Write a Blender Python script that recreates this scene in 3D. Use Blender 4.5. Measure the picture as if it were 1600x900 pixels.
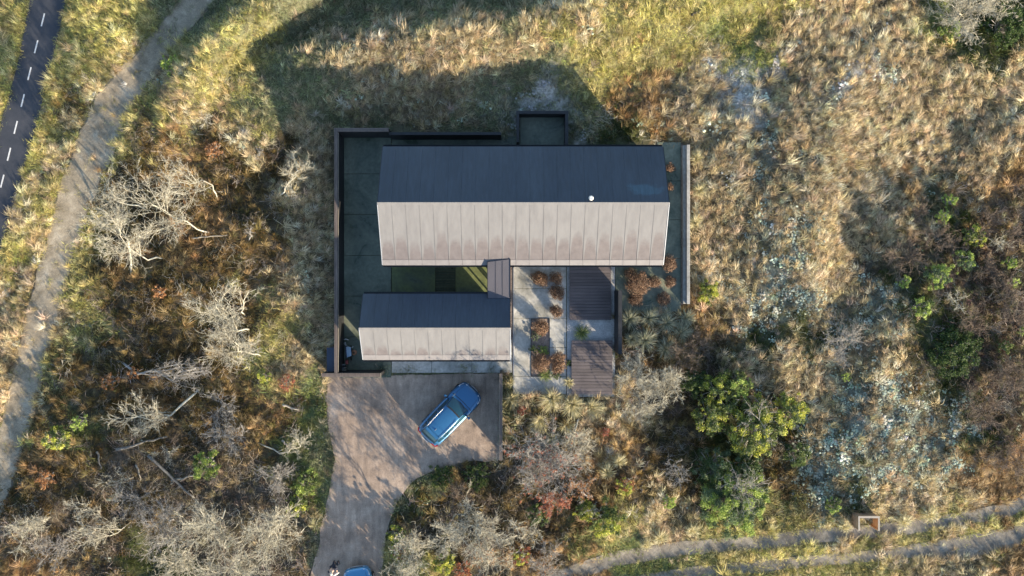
import bpy, bmesh, math, random
import numpy as np
from mathutils import Vector, Matrix, Euler

for o in list(bpy.data.objects): bpy.data.objects.remove(o)
random.seed(7); RNG = np.random.default_rng(11)
SC = bpy.context.scene; COL = SC.collection
R = math.radians

# ------------------------------------------------------------------ camera
CAM_H = 47.6; FPX = 1142.0
cam_data = bpy.data.cameras.new('camera'); cam = bpy.data.objects.new('camera', cam_data); COL.objects.link(cam)
cam.location = (0, 0, CAM_H); cam.rotation_euler = (0, 0, 0)
cam_data.sensor_width = 36; cam_data.lens = 36 * FPX / 1600; cam_data.clip_end = 1000
SC.camera = cam
# ------------------------------------------------------------------ light
EL = R(15.0); SUNDIR = Vector((.656 * math.cos(EL), -.755 * math.cos(EL), math.sin(EL)))
world = bpy.data.worlds.new('World'); SC.world = world; world.use_nodes = True
wn = world.node_tree; bg = wn.nodes['Background']
sky = wn.nodes.new('ShaderNodeTexSky'); sky.sky_type = 'NISHITA'; sky.sun_disc = False
sky.sun_elevation = EL; sky.sun_rotation = math.atan2(.656, -.755); sky.altitude = 0
sky.air_density = 1.0; sky.dust_density = 0.6; sky.ozone_density = 1.3
wn.links.new(sky.outputs[0], bg.inputs[0]); bg.inputs[1].default_value = 0.13
sl = bpy.data.lights.new('sun', 'SUN'); sl.energy = 5.0; sl.angle = R(0.5); sl.color = (1.0, 0.85, 0.63)
so = bpy.data.objects.new('sun', sl); COL.objects.link(so)
so.rotation_euler = SUNDIR.to_track_quat('Z', 'Y').to_euler(); so.location = (30, -35, 30)
SC.view_settings.view_transform = 'Standard'; SC.view_settings.look = 'None'
SC.view_settings.exposure = 1.48; SC.view_settings.gamma = 1.0
SC.render.engine = 'CYCLES'
SC.cycles.max_bounces = 6; SC.cycles.diffuse_bounces = 3; SC.cycles.transparent_max_bounces = 4

# ------------------------------------------------------------------ helpers
def P(px, py, z=0.0):
    k = (CAM_H - z) / FPX
    return ((px - 800) * k, (450 - py) * k)
def P3(px, py, z=0.0):
    a, b = P(px, py, z); return Vector((a, b, z))

def link(name, me, mat=None, parent=None):
    o = bpy.data.objects.new(name, me); COL.objects.link(o)
    if mat is not None and len(me.materials) == 0: me.materials.append(mat)
    if parent is not None: o.parent = parent
    return o
def tag(o, label=None, cat=None, group=None, kind=None):
    if label: o['label'] = label
    if cat: o['category'] = cat
    if group: o['group'] = group
    if kind: o['kind'] = kind
    return o
def empty(name, loc, rz=0.0):
    o = bpy.data.objects.new(name, None); COL.objects.link(o)
    o.location = loc; o.rotation_euler = (0, 0, rz); o.empty_display_size = .2
    return o
def pymesh(name, v, f, smooth=False):
    me = bpy.data.meshes.new(name); me.from_pydata([tuple(a) for a in v], [], f); me.update()
    if smooth: me.polygons.foreach_set('use_smooth', [True] * len(me.polygons))
    return me
def npmesh(name, v, tris=None, quads=None, smooth=False):
    me = bpy.data.meshes.new(name)
    v = np.asarray(v, np.float32); me.vertices.add(len(v)); me.vertices.foreach_set('co', v.ravel())
    loops = []; starts = []; n = 0
    nq = 0 if quads is None else len(quads); nt = 0 if tris is None else len(tris)
    L = np.concatenate([np.asarray(quads, np.int32).ravel() if nq else np.zeros(0, np.int32),
                        np.asarray(tris, np.int32).ravel() if nt else np.zeros(0, np.int32)])
    st = np.concatenate([np.arange(nq) * 4, nq * 4 + np.arange(nt) * 3]).astype(np.int32)
    me.loops.add(len(L)); me.loops.foreach_set('vertex_index', L)
    me.polygons.add(nq + nt); me.polygons.foreach_set('loop_start', st)
    if smooth: me.polygons.foreach_set('use_smooth', np.ones(nq + nt, bool))
    me.update(calc_edges=True); me.validate()
    return me
BOXF = [(0, 3, 2, 1), (4, 5, 6, 7), (0, 1, 5, 4), (1, 2, 6, 5), (2, 3, 7, 6), (3, 0, 4, 7)]
class MB:
    def __init__(s): s.v = []; s.f = []
    def box(s, x0, x1, y0, y1, z0, z1, rot=None, piv=None):
        b = len(s.v)
        for z in (z0, z1):
            for x, y in ((x0, y0), (x1, y0), (x1, y1), (x0, y1)): s.v.append(Vector((x, y, z)))
        if rot is not None:
            M = Matrix.Rotation(rot, 3, 'Z'); c = Vector(piv or ((x0 + x1) / 2, (y0 + y1) / 2, 0))
            for i in range(b, len(s.v)): s.v[i] = M @ (s.v[i] - c) + c
        s.f += [tuple(b + i for i in q) for q in BOXF]; return s
    def hexa(s, lo, hi):
        b = len(s.v); s.v += [Vector(a) for a in lo] + [Vector(a) for a in hi]
        s.f += [tuple(b + i for i in q) for q in BOXF]; return s
    def tube(s, pts, r, n=6, close=False, caps=True):
        pts = [Vector(p) for p in pts]; m = len(pts); b = len(s.v)
        for i, p in enumerate(pts):
            if close: d = pts[(i + 1) % m] - pts[i - 1]
            else: d = pts[min(i + 1, m - 1)] - pts[max(i - 1, 0)]
            d.normalize(); a = d.cross(Vector((0, 0, 1)) if abs(d.z) < .9 else Vector((1, 0, 0))).normalized(); c = d.cross(a)
            rr = r[i] if isinstance(r, (list, tuple)) else r
            for k in range(n):
                t = 2 * math.pi * k / n; s.v.append(p + a * math.cos(t) * rr + c * math.sin(t) * rr)
        for i in range(m if close else m - 1):
            for k in range(n):
                j = (i + 1) % m
                s.f.append((b + i * n + k, b + i * n + (k + 1) % n, b + j * n + (k + 1) % n, b + j * n + k))
        if caps and not close:
            s.f.append(tuple(b + k for k in range(n))[::-1]); s.f.append(tuple(b + (m - 1) * n + k for k in range(n)))
        return s
    def build(s, name, mat, parent=None, smooth=False, bevel=0):
        me = pymesh(name, s.v, s.f, smooth)
        bm = bmesh.new(); bm.from_mesh(me); bmesh.ops.recalc_face_normals(bm, faces=bm.faces)
        if bevel: bmesh.ops.bevel(bm, geom=bm.edges[:], offset=bevel, segments=1, affect='EDGES')
        bm.to_mesh(me); bm.free()
        return link(name, me, mat, parent)
def box(name, mat, parent, x0, x1, y0, y1, z0, z1, bevel=0, rot=None):
    return MB().box(min(x0, x1), max(x0, x1), min(y0, y1), max(y0, y1), z0, z1, rot).build(name, mat, parent, bevel=bevel)

# ------------------------------------------------------------------ materials
def newmat(name):
    m = bpy.data.materials.new(name); m.use_nodes = True
    nt = m.node_tree; b = nt.nodes['Principled BSDF']
    return m, nt, b
def N(nt, t, **kw):
    n = nt.nodes.new(t)
    for k, v in kw.items():
        if k.startswith('i_'): n.inputs[k[2:].replace('_', ' ')].default_value = v
        else: setattr(n, k, v)
    return n
def ramp(nt, fac, stops, interp='LINEAR'):
    r = nt.nodes.new('ShaderNodeValToRGB'); r.color_ramp.interpolation = interp
    e = r.color_ramp.elements
    while len(e) < len(stops): e.new(0.5)
    for i, (p, c) in enumerate(stops):
        e[i].position = p; e[i].color = (*c, 1) if len(c) == 3 else c
    nt.links.new(fac, r.inputs[0]); return r.outputs[0]
def mathn(nt, op, a, b=None, c=None, clamp=False):
    n = nt.nodes.new('ShaderNodeMath'); n.operation = op; n.use_clamp = clamp
    for i, v in enumerate((a, b, c)):
        if v is None: continue
        if isinstance(v, (int, float)): n.inputs[i].default_value = v
        else: nt.links.new(v, n.inputs[i])
    return n.outputs[0]
def mixc(nt, fac, a, b, blend='MIX'):
    n = nt.nodes.new('ShaderNodeMix'); n.data_type = 'RGBA'; n.blend_type = blend
    for i, v in ((0, fac), (6, a), (7, b)):
        if isinstance(v, (int, float)): n.inputs[i].default_value = v
        elif isinstance(v, (tuple, list)): n.inputs[i].default_value = (*v, 1)
        else: nt.links.new(v, n.inputs[i])
    return n.outputs[2]
def noise(nt, scale, detail=4, rough=.6, vec=None, dist=0.0, stretch=None):
    g = nt.nodes.new('ShaderNodeNewGeometry').outputs['Position'] if vec is None else vec
    if stretch:
        mp = nt.nodes.new('ShaderNodeMapping'); mp.inputs['Scale'].default_value = stretch
        nt.links.new(g, mp.inputs[0]); g = mp.outputs[0]
    n = nt.nodes.new('ShaderNodeTexNoise'); n.inputs['Scale'].default_value = scale
    n.inputs['Detail'].default_value = detail; n.inputs['Roughness'].default_value = rough; n.inputs['Distortion'].default_value = dist
    nt.links.new(g, n.inputs['Vector']); return n.outputs['Fac']
def bump(nt, b, h, strength=.3, dist=.02):
    n = nt.nodes.new('ShaderNodeBump'); n.inputs['Strength'].default_value = strength; n.inputs['Distance'].default_value = dist
    nt.links.new(h, n.inputs['Height']); nt.links.new(n.outputs[0], b.inputs['Normal'])

def mat_plain(name, col, rough=.6, metal=0.0, var=.15, scale=3.0, coat=0.0, spec=.5):
    m, nt, b = newmat(name)
    c2 = tuple(x * (1 - var) for x in col); c3 = tuple(min(1, x * (1 + var)) for x in col)
    nt.links.new(ramp(nt, noise(nt, scale), [(.3, c2), (.7, c3)]), b.inputs['Base Color'])
    b.inputs['Roughness'].default_value = rough; b.inputs['Metallic'].default_value = metal
    b.inputs['Coat Weight'].default_value = coat; b.inputs['Specular IOR Level'].default_value = spec
    return m
def mat_foliage(name, stops, rough=.6, trans=.35, tint=False, spec=.3):
    """colour picked per blade or leaf, optional per-tuft tint carried by the scattered points"""
    m = bpy.data.materials.new(name); m.use_nodes = True; nt = m.node_tree; nt.nodes.clear()
    geo = nt.nodes.new('ShaderNodeNewGeometry')
    col = ramp(nt, geo.outputs['Random Per Island'], stops)
    if tint:
        at = nt.nodes.new('ShaderNodeAttribute'); at.attribute_type = 'INSTANCER'; at.attribute_name = 'tint'
        col = mixc(nt, 1.0, col, at.outputs['Color'], 'MULTIPLY')
    b = nt.nodes.new('ShaderNodeBsdfPrincipled'); b.inputs['Roughness'].default_value = rough
    b.inputs['Specular IOR Level'].default_value = spec
    t = nt.nodes.new('ShaderNodeBsdfTranslucent'); mx = nt.nodes.new('ShaderNodeMixShader'); mx.inputs[0].default_value = trans
    out = nt.nodes.new('ShaderNodeOutputMaterial')
    nt.links.new(col, b.inputs['Base Color']); nt.links.new(col, t.inputs[0])
    nt.links.new(b.outputs[0], mx.inputs[1]); nt.links.new(t.outputs[0], mx.inputs[2]); nt.links.new(mx.outputs[0], out.inputs[0])
    return m

M = {}
def mat_concrete(name, c0, c1, wet=.5):
    m, nt, b = newmat(name)
    n1 = noise(nt, .55, 5, .62, dist=.6); n2 = noise(nt, 5, 4, .6); n3 = noise(nt, 60, 2, .6)
    st = noise(nt, 1.2, 4, .6, stretch=(1, .35, 1))
    c = ramp(nt, n1, [(.32, c0), (.5, tuple((a + b_) / 2 for a, b_ in zip(c0, c1))), (.68, c1)])
    c = mixc(nt, .5, c, ramp(nt, n2, [(.3, (.42, .42, .4)), (.7, (.85, .85, .85))]), 'OVERLAY')
    c = mixc(nt, mathn(nt, 'MULTIPLY', mathn(nt, 'GREATER_THAN', st, .62), .0), c, c0)
    c = mixc(nt, .25, c, ramp(nt, n3, [(.3, (.3, .3, .3)), (.7, (.75, .75, .75))]), 'OVERLAY')
    nt.links.new(c, b.inputs['Base Color'])
    rr = ramp(nt, n1, [(.35, (.22,) * 3), (.62, (.75,) * 3)]) if wet else None
    if wet: nt.links.new(rr, b.inputs['Roughness'])
    else: b.inputs['Roughness'].default_value = .8
    bump(nt, b, n2, .25, .01)
    return m
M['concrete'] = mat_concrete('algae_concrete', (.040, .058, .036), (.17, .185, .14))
M['concrete_pale'] = mat_concrete('pale_concrete', (.19, .185, .16), (.52, .50, .46))  # wet glare of the sunlit terrace put into this lighter colour
M['concrete_dark'] = mat_concrete('mossy_concrete', (.045, .06, .03), (.15, .17, .06))
M['concrete_wall'] = mat_concrete('wall_concrete', (.22, .21, .195), (.36, .345, .32), 0)

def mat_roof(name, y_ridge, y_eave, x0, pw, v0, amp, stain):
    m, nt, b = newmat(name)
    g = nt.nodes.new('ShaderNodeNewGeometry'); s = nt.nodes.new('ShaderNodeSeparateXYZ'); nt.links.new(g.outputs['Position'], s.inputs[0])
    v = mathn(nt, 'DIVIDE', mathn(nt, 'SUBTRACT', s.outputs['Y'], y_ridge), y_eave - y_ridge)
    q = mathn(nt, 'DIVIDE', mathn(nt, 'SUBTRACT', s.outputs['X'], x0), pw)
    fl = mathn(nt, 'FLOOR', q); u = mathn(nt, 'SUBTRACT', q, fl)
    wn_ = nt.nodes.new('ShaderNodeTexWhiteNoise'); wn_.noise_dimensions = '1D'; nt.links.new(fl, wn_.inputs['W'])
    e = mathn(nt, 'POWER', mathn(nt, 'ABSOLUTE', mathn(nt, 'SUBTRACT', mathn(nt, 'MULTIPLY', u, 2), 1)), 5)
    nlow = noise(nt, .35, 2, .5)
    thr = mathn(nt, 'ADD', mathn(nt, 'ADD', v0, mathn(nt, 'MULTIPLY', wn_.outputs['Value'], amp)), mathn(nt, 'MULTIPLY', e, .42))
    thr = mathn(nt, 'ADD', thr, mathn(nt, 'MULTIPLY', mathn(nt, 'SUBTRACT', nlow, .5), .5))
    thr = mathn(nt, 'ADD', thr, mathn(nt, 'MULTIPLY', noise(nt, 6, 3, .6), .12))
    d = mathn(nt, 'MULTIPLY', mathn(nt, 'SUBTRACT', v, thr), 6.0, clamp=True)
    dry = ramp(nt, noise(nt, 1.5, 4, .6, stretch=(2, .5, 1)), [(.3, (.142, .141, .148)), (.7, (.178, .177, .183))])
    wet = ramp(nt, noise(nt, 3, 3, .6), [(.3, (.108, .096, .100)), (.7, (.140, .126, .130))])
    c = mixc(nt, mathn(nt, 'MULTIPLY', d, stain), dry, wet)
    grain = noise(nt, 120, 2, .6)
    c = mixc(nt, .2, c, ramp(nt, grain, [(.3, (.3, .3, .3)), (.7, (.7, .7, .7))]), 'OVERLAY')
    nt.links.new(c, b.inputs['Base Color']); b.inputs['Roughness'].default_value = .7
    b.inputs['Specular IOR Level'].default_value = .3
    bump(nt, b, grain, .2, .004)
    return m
def mat_felt(name, c0, c1, rough=.4):
    m, nt, b = newmat(name)
    n1 = noise(nt, .35, 3, .5, stretch=(1.6, .5, 1)); n2 = noise(nt, 90, 2, .6)
    c = ramp(nt, n1, [(.3, c0), (.7, c1)]); c = mixc(nt, .2, c, ramp(nt, n2, [(.3, (.3,) * 3), (.7, (.7,) * 3)]), 'OVERLAY')
    if name == 'shade_tinted_felt':  # damp patch by the east verge with painted-in bluish sheen, drip lines and dust
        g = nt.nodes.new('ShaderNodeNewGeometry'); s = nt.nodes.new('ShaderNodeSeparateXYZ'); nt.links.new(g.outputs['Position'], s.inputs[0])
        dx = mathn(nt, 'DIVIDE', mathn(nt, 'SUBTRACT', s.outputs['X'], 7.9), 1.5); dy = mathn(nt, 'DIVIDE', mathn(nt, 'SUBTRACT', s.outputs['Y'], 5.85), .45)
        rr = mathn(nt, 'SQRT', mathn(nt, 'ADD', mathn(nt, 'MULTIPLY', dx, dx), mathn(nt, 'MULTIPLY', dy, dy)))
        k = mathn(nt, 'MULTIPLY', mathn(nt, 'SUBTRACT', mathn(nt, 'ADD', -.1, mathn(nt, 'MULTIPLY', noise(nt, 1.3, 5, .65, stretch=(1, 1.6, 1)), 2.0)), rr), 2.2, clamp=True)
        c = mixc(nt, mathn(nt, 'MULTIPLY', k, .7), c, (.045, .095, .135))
        st = noise(nt, 2.2, 5, .7, stretch=(3, .18, 1)); c = mixc(nt, .45, c, ramp(nt, st, [(.35, (.3,) * 3), (.7, (.72,) * 3)]), 'OVERLAY')
    nt.links.new(c, b.inputs['Base Color']); b.inputs['Roughness'].default_value = rough
    bump(nt, b, n2, .2, .004); return m
M['felt'] = mat_felt('shade_tinted_felt', (.022, .034, .054), (.036, .050, .072), .5)  # north slopes: blue sky-lit shade put into the felt colour
M['felt_grey'] = mat_felt('grey_link_roof', (.065, .062, .075), (.095, .090, .104), .55)
M['black'] = mat_plain('black_stained_timber', (.018, .019, .022), .6, var=.3)
M['metal_black'] = mat_plain('black_gutter', (.012, .013, .016), .35, var=.1)
M['alu'] = mat_plain('pale_metal_trim', (.55, .55, .56), .4, .6, .05)
M['rim'] = mat_plain('raw_metal_edge', (.34, .30, .25), .5, .2, .08)

def mat_wood(name, c0, c1, stretch=(.25, 6, 6), rough=.7):
    m, nt, b = newmat(name)
    oi = nt.nodes.new('ShaderNodeObjectInfo')
    n1 = noise(nt, 3.0, 5, .65, stretch=stretch); n2 = noise(nt, .8, 3, .5)
    c = ramp(nt, n1, [(.3, c0), (.7, c1)])
    c = mixc(nt, .6, c, ramp(nt, n2, [(.3, (.35,) * 3), (.7, (.65,) * 3)]), 'OVERLAY')
    c = mixc(nt, .35, c, ramp(nt, oi.outputs['Random'], [(0, (.3,) * 3), (1, (.75,) * 3)]), 'OVERLAY')
    nt.links.new(c, b.inputs['Base Color']); b.inputs['Roughness'].default_value = rough
    bump(nt, b, n1, .3, .006); return m
M['deck'] = mat_wood('weathered_deck_board', (.075, .062, .066), (.135, .112, .11))
M['cap'] = mat_wood('weathered_cap_board', (.075, .058, .052), (.15, .118, .102), (4, .4, 4))
M['bench_wood'] = mat_wood('brown_screen_board', (.20, .13, .085), (.34, .23, .15), (.5, .5, 4))
M['orange_wood'] = mat_wood('sunlit_orange_board', (.42, .20, .08), (.60, .32, .14), (.5, .5, 4))  # bin screen right wall and posts, sunlight painted into the board colour
M['moss_wood'] = mat_wood('mossy_slat', (.035, .045, .022), (.085, .095, .05))
M['white_paint'] = mat_plain('white_paint', (.58, .58, .57), .6, var=.22, scale=14)

def mat_gravel(name, stops, big=.25, fine=9, bscale=28):
    m, nt, b = newmat(name)
    n1 = noise(nt, big, 5, .6, dist=.5); n2 = noise(nt, fine, 5, .75); n3 = noise(nt, bscale, 2, .7)
    c = ramp(nt, n1, stops)
    c = mixc(nt, .5, c, ramp(nt, n2, [(.3, (.25,) * 3), (.7, (.75,) * 3)]), 'OVERLAY')
    c = mixc(nt, .55, c, ramp(nt, n3, [(.35, (.2,) * 3), (.65, (.8,) * 3)]), 'OVERLAY')
    if name == 'pink_gravel_drive':  # tyre-worn streaks running down the drive
        c = mixc(nt, .45, c, ramp(nt, noise(nt, 1.5, 4, .65, stretch=(1.8, .3, 1), dist=.4), [(.35, (.3,) * 3), (.65, (.7,) * 3)]), 'OVERLAY')
        c = mixc(nt, mathn(nt, 'MULTIPLY', mathn(nt, 'GREATER_THAN', noise(nt, 3.3, 3, .5), .70), .45), c, (.12, .09, .07))
    nt.links.new(c, b.inputs['Base Color']); b.inputs['Roughness'].default_value = .9
    bump(nt, b, n2, .6, .03); return m
M['drive'] = mat_gravel('pink_gravel_drive', [(.3, (.24, .178, .135)), (.5, (.33, .25, .193)), (.72, (.43, .335, .262))], .45, 1.3, 24)
M['track'] = mat_gravel('grey_sand_track', [(.3, (.19, .155, .105)), (.55, (.30, .25, .18)), (.75, (.43, .37, .28))], 1.1, 3)
M['rut'] = mat_gravel('shaded_sand_rut', [(.3, (.13, .11, .088)), (.55, (.21, .185, .15)), (.75, (.31, .275, .23))], 1.3, 5)  # darker than the track sand: shade of the verge put into the colour
M['sand'] = mat_gravel('pale_sand', [(.3, (.34, .33, .32)), (.7, (.52, .51, .49))], 2, 12)
M['pebble'] = mat_gravel('brown_pebble_strip', [(.3, (.16, .11, .09)), (.7, (.34, .27, .22))], 4, 14)
m_, nt_, b_ = newmat('cycle_path_asphalt')
n_ = noise(nt_, 45, 3, .7)
c_ = ramp(nt_, noise(nt_, .9, 5, .7), [(.3, (.028, .032, .042)), (.55, (.042, .045, .056)), (.75, (.066, .066, .074))])
c_ = mixc(nt_, .6, c_, ramp(nt_, n_, [(.3, (.25,) * 3), (.7, (.75,) * 3)]), 'OVERLAY')
nt_.links.new(c_, b_.inputs['Base Color']); b_.inputs['Roughness'].default_value = .75; bump(nt_, b_, n_, .4, .008); M['asphalt'] = m_

# ground: colour by vegetation zone (vertex colours of soil and litter) plus fine litter relief
m_, nt_, b_ = newmat('dune_soil_and_litter')
at_ = nt_.nodes.new('ShaderNodeAttribute'); at_.attribute_name = 'soil'
n1_ = noise(nt_, 7, 5, .75); n2_ = noise(nt_, 1.1, 5, .65); n3_ = noise(nt_, 30, 2, .7)
c_ = mixc(nt_, .8, at_.outputs['Color'], ramp(nt_, n1_, [(.3, (.15,) * 3), (.7, (.85,) * 3)]), 'OVERLAY')
c_ = mixc(nt_, .5, c_, ramp(nt_, n2_, [(.35, (.25,) * 3), (.65, (.75,) * 3)]), 'OVERLAY')
c_ = mixc(nt_, .5, c_, ramp(nt_, n3_, [(.3, (.2,) * 3), (.7, (.8,) * 3)]), 'OVERLAY')
nt_.links.new(c_, b_.inputs['Base Color']); b_.inputs['Roughness'].default_value = .95; bump(nt_, b_, n1_, .8, .05); M['soil'] = m_

M['blade'] = mat_foliage('grass_blade', [(0, (.22, .19, .14)), (.45, (.74, .70, .63)), (1, (1.3, 1.27, 1.2))], .5, .35, True)
M['sprig'] = mat_foliage('heath_sprig', [(0, (.45, .4, .4)), (.6, (.8, .8, .8)), (1, (1, 1, 1))], .8, .15, True, .1)
M['lichen'] = mat_foliage('mint_lichen', [(0, (.9, .9, .9)), (1, (1, 1, 1))], .95, 0.0, True, .1)
M['litter'] = mat_foliage('dead_twig', [(0, (.4, .38, .36)), (1, (1, 1, 1))], .9, 0.0, True, .1)
M['bark_pale'] = mat_foliage('lichen_covered_twig', [(0, (.15, .138, .108)), (.4, (.37, .345, .275)), (1, (.64, .605, .49))], .9, 0.0, False, .1)
M['bark_grey'] = mat_foliage('grey_twig', [(0, (.13, .12, .11)), (.5, (.29, .27, .245)), (1, (.50, .47, .43))], .9, 0.0, False, .1)
M['bark_brown'] = mat_foliage('purple_brown_twig', [(0, (.08, .062, .048)), (.5, (.18, .14, .108)), (1, (.32, .25, .20))], .9, 0.0, False, .1)
M['leaf_green'] = mat_foliage('green_leaf', [(0, (.04, .065, .018)), (.5, (.13, .18, .05)), (1, (.30, .34, .12))])
M['leaf_dark'] = mat_foliage('dark_green_leaf', [(0, (.02, .045, .014)), (.6, (.06, .10, .028)), (1, (.13, .19, .05))])
M['leaf_grey'] = mat_foliage('grey_green_leaf', [(0, (.05, .085, .04)), (.5, (.13, .19, .09)), (1, (.24, .30, .15))])
M['leaf_yellow'] = mat_foliage('yellow_green_leaf', [(0, (.12, .16, .025)), (.35, (.34, .39, .06)), (.75, (.60, .60, .10)), (1, (.80, .76, .22))])
M['leaf_lime'] = mat_foliage('lime_leaf', [(0, (.13, .19, .04)), (.5, (.32, .42, .09)), (1, (.58, .68, .20))])
M['leaf_rust'] = mat_foliage('rust_leaf', [(0, (.16, .07, .03)), (.5, (.38, .18, .07)), (1, (.62, .36, .18))])
M['leaf_red'] = mat_foliage('red_berry_leaf', [(0, (.24, .08, .05)), (1, (.55, .22, .13))])
M['leaf_copper'] = mat_foliage('copper_leaf', [(0, (.07, .04, .028)), (.5, (.20, .115, .07)), (1, (.50, .33, .21))], .6, .25)
M['straw'] = mat_foliage('straw_blade', [(0, (.34, .31, .14)), (.5, (.68, .60, .34)), (1, (.90, .82, .55))], .5, .35)
M['grassblade'] = mat_foliage('green_blade', [(0, (.08, .13, .04)), (.6, (.25, .31, .10)), (1, (.48, .48, .22))], .5, .35)
M['greyblade'] = mat_foliage('grey_green_blade', [(0, (.16, .18, .11)), (.5, (.40, .41, .28)), (1, (.66, .62, .46))], .5, .35)
# ================================================================== masks and terrain
def poly_mask(X, Y, poly):
    inside = np.zeros(X.shape, bool); n = len(poly); j = n - 1
    for i in range(n):
        xi, yi = poly[i]; xj, yj = poly[j]
        c = ((yi > Y) != (yj > Y)) & (X < (xj - xi) * (Y - yi) / (yj - yi + 1e-12) + xi)
        inside ^= c; j = i
    return inside
W = lambda pts: [P(a, b) for a, b in pts]
DRIVE = [(512, 588), (783, 583), (783, 719), (760, 722), (738, 720), (718, 724), (700, 729), (676, 736), (652, 747), (636, 762), (620, 785), (610, 812), (603, 840), (600, 868), (597, 905), (600, 960), (640, 1060), (455, 1060), (470, 960), (484, 905), (492, 875), (500, 848), (500, 825), (508, 800), (514, 770), (519, 740), (523, 718), (517, 690), (512, 660), (509, 630), (511, 605)]
PATH_L = [(60, -60), (46, 0), (37, 52), (26, 104), (14, 150), (4, 180), (-12, 250), (-32, 340), (-60, 480)]
PATH_R = [(118, -60), (103, 0), (90, 60), (76, 118), (62, 175), (49, 225), (35, 272), (18, 330), (-2, 400), (-26, 480)]
TRACK = [(400, -110, 60), (345, -45, 60), (310, 0, 60), (262, 58, 60), (225, 105, 66), (178, 158, 72), (150, 225, 76), (120, 300, 66), (98, 370, 56), (78, 440, 56), (58, 520, 55), (42, 600, 54), (22, 675, 56), (-5, 760, 54), (-40, 860, 54)]
RUT_A = [(830, 925, 22), (880, 900, 24), (960, 872, 24), (1060, 856, 22), (1140, 850, 22), (1200, 847, 22), (1300, 835, 22), (1400, 827, 22), (1500, 811, 22), (1570, 797, 22), (1640, 772, 22), (1700, 750, 22)]
RUT_B = [(900, 925, 18), (980, 910, 18), (1060, 896, 18), (1140, 888, 18), (1220, 881, 18), (1333, 873, 18), (1420, 862, 20), (1500, 856, 34), (1570, 842, 34), (1640, 815, 24), (1700, 790, 24)]
def strip_poly(c):
    L, Rr = [], []
    for i, (x, y, w) in enumerate(c):
        a = c[max(i - 1, 0)]; b = c[min(i + 1, len(c) - 1)]
        dx, dy = b[0] - a[0], b[1] - a[1]; l = math.hypot(dx, dy); nx, ny = -dy / l, dx / l
        h = w / 2 if abs(dx) > abs(dy) else w / 2 * abs(nx)
        L.append((x + nx * h, y + ny * h)); Rr.append((x - nx * h, y - ny * h))
    return L, Rr
TRACK = [(a, b, c * .88) for a, b, c in TRACK]; TL, TR = strip_poly(TRACK); AL, AR = strip_poly(RUT_A); BL, BR = strip_poly(RUT_B)
PAVED = [W(DRIVE), W(PATH_L + PATH_R[::-1]), W([(521, 197), (785, 205), (785, 224), (806, 224), (806, 172), (889, 172), (889, 222), (1079, 222), (1079, 478), (960, 489), (958, 618), (890, 618), (888, 616), (802, 616), (802, 584), (780, 582), (508, 592), (508, 541), (521, 541)])]
TRACKP = [W(TL + TR[::-1]), W(AL + AR[::-1]), W(BL + BR[::-1])]
GX0, GX1, GY0, GY1, GS = -46.0, 46.0, -30.0, 30.0, 0.125
gx = np.arange(GX0, GX1 + GS / 2, GS); gy = np.arange(GY0, GY1 + GS / 2, GS)
MX, MY = np.meshgrid(gx, gy)
CODE = np.zeros(MX.shape, np.int8)
for p in TRACKP: CODE[poly_mask(MX, MY, p)] = 2
for p in PAVED: CODE[poly_mask(MX, MY, p)] = 1
def blur(a, r, it=3):
    for _ in range(it):
        for ax in (0, 1):
            p = np.pad(a, [(r + 1, r) if k == ax else (0, 0) for k in (0, 1)], mode='edge')
            c = np.cumsum(p, axis=ax)
            a = (np.take(c, range(2 * r + 1, c.shape[ax]), ax) - np.take(c, range(0, c.shape[ax] - 2 * r - 1), ax)) / (2 * r + 1)
    return a
pad = blur((CODE == 1).astype(float), 7); PAD = np.clip(pad * 3.2, 0, 1)
trk = blur((CODE == 2).astype(float), 7); PAD = np.maximum(PAD, np.clip(trk * 2.2, 0, 1) * .85)
PAD = np.where(CODE == 1, 1, PAD); PAD = blur(PAD, 2, 2); PAD = np.maximum(PAD, (CODE == 1))
def samp(A, x, y, nearest=False):
    fx = np.clip((np.asarray(x) - GX0) / GS, 0, A.shape[1] - 1.001); fy = np.clip((np.asarray(y) - GY0) / GS, 0, A.shape[0] - 1.001)
    if nearest: return A[np.round(fy).astype(int), np.round(fx).astype(int)]
    ix = fx.astype(int); iy = fy.astype(int); tx = fx - ix; ty = fy - iy
    return (A[iy, ix] * (1 - tx) + A[iy, ix + 1] * tx) * (1 - ty) + (A[iy + 1, ix] * (1 - tx) + A[iy + 1, ix + 1] * tx) * ty
def ridge(x, y, pts, wa, wb):
    """crest line with heights; wa / wb = slope widths on the left / right of its direction"""
    best = np.full(np.shape(x), 1e9); h = np.zeros(np.shape(x)); sd = np.zeros(np.shape(x))
    pw = [(*P(a, b), c) for a, b, c in pts]
    for (x0, y0, h0), (x1, y1, h1) in zip(pw[:-1], pw[1:]):
        dx, dy = x1 - x0, y1 - y0; L2 = dx * dx + dy * dy
        t = np.clip(((x - x0) * dx + (y - y0) * dy) / L2, 0, 1)
        ex, ey = x - (x0 + t * dx), y - (y0 + t * dy); d = np.hypot(ex, ey)
        s = np.sign(dx * ey - dy * ex); m = d < best
        best = np.where(m, d, best); h = np.where(m, h0 + (h1 - h0) * t, h); sd = np.where(m, s, sd)
    w = np.where(sd > 0, wa, wb); u = np.clip(best / w, 0, 1)
    return h * (1 - u * u * (3 - 2 * u))
SIN = [(RNG.uniform(0, 6.28), RNG.uniform(0, 6.28), f, a) for f, a in ((.22, .12), (.35, .11), (.55, .10), (.8, .08), (1.3, .06), (2.1, .035), (3.2, .02)) for _ in range(3)]
def undul(x, y):
    s = 0
    for th, ph, f, a in SIN: s = s + a * np.sin((x * math.cos(th) + y * math.sin(th)) * f + ph)
    return s
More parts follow.
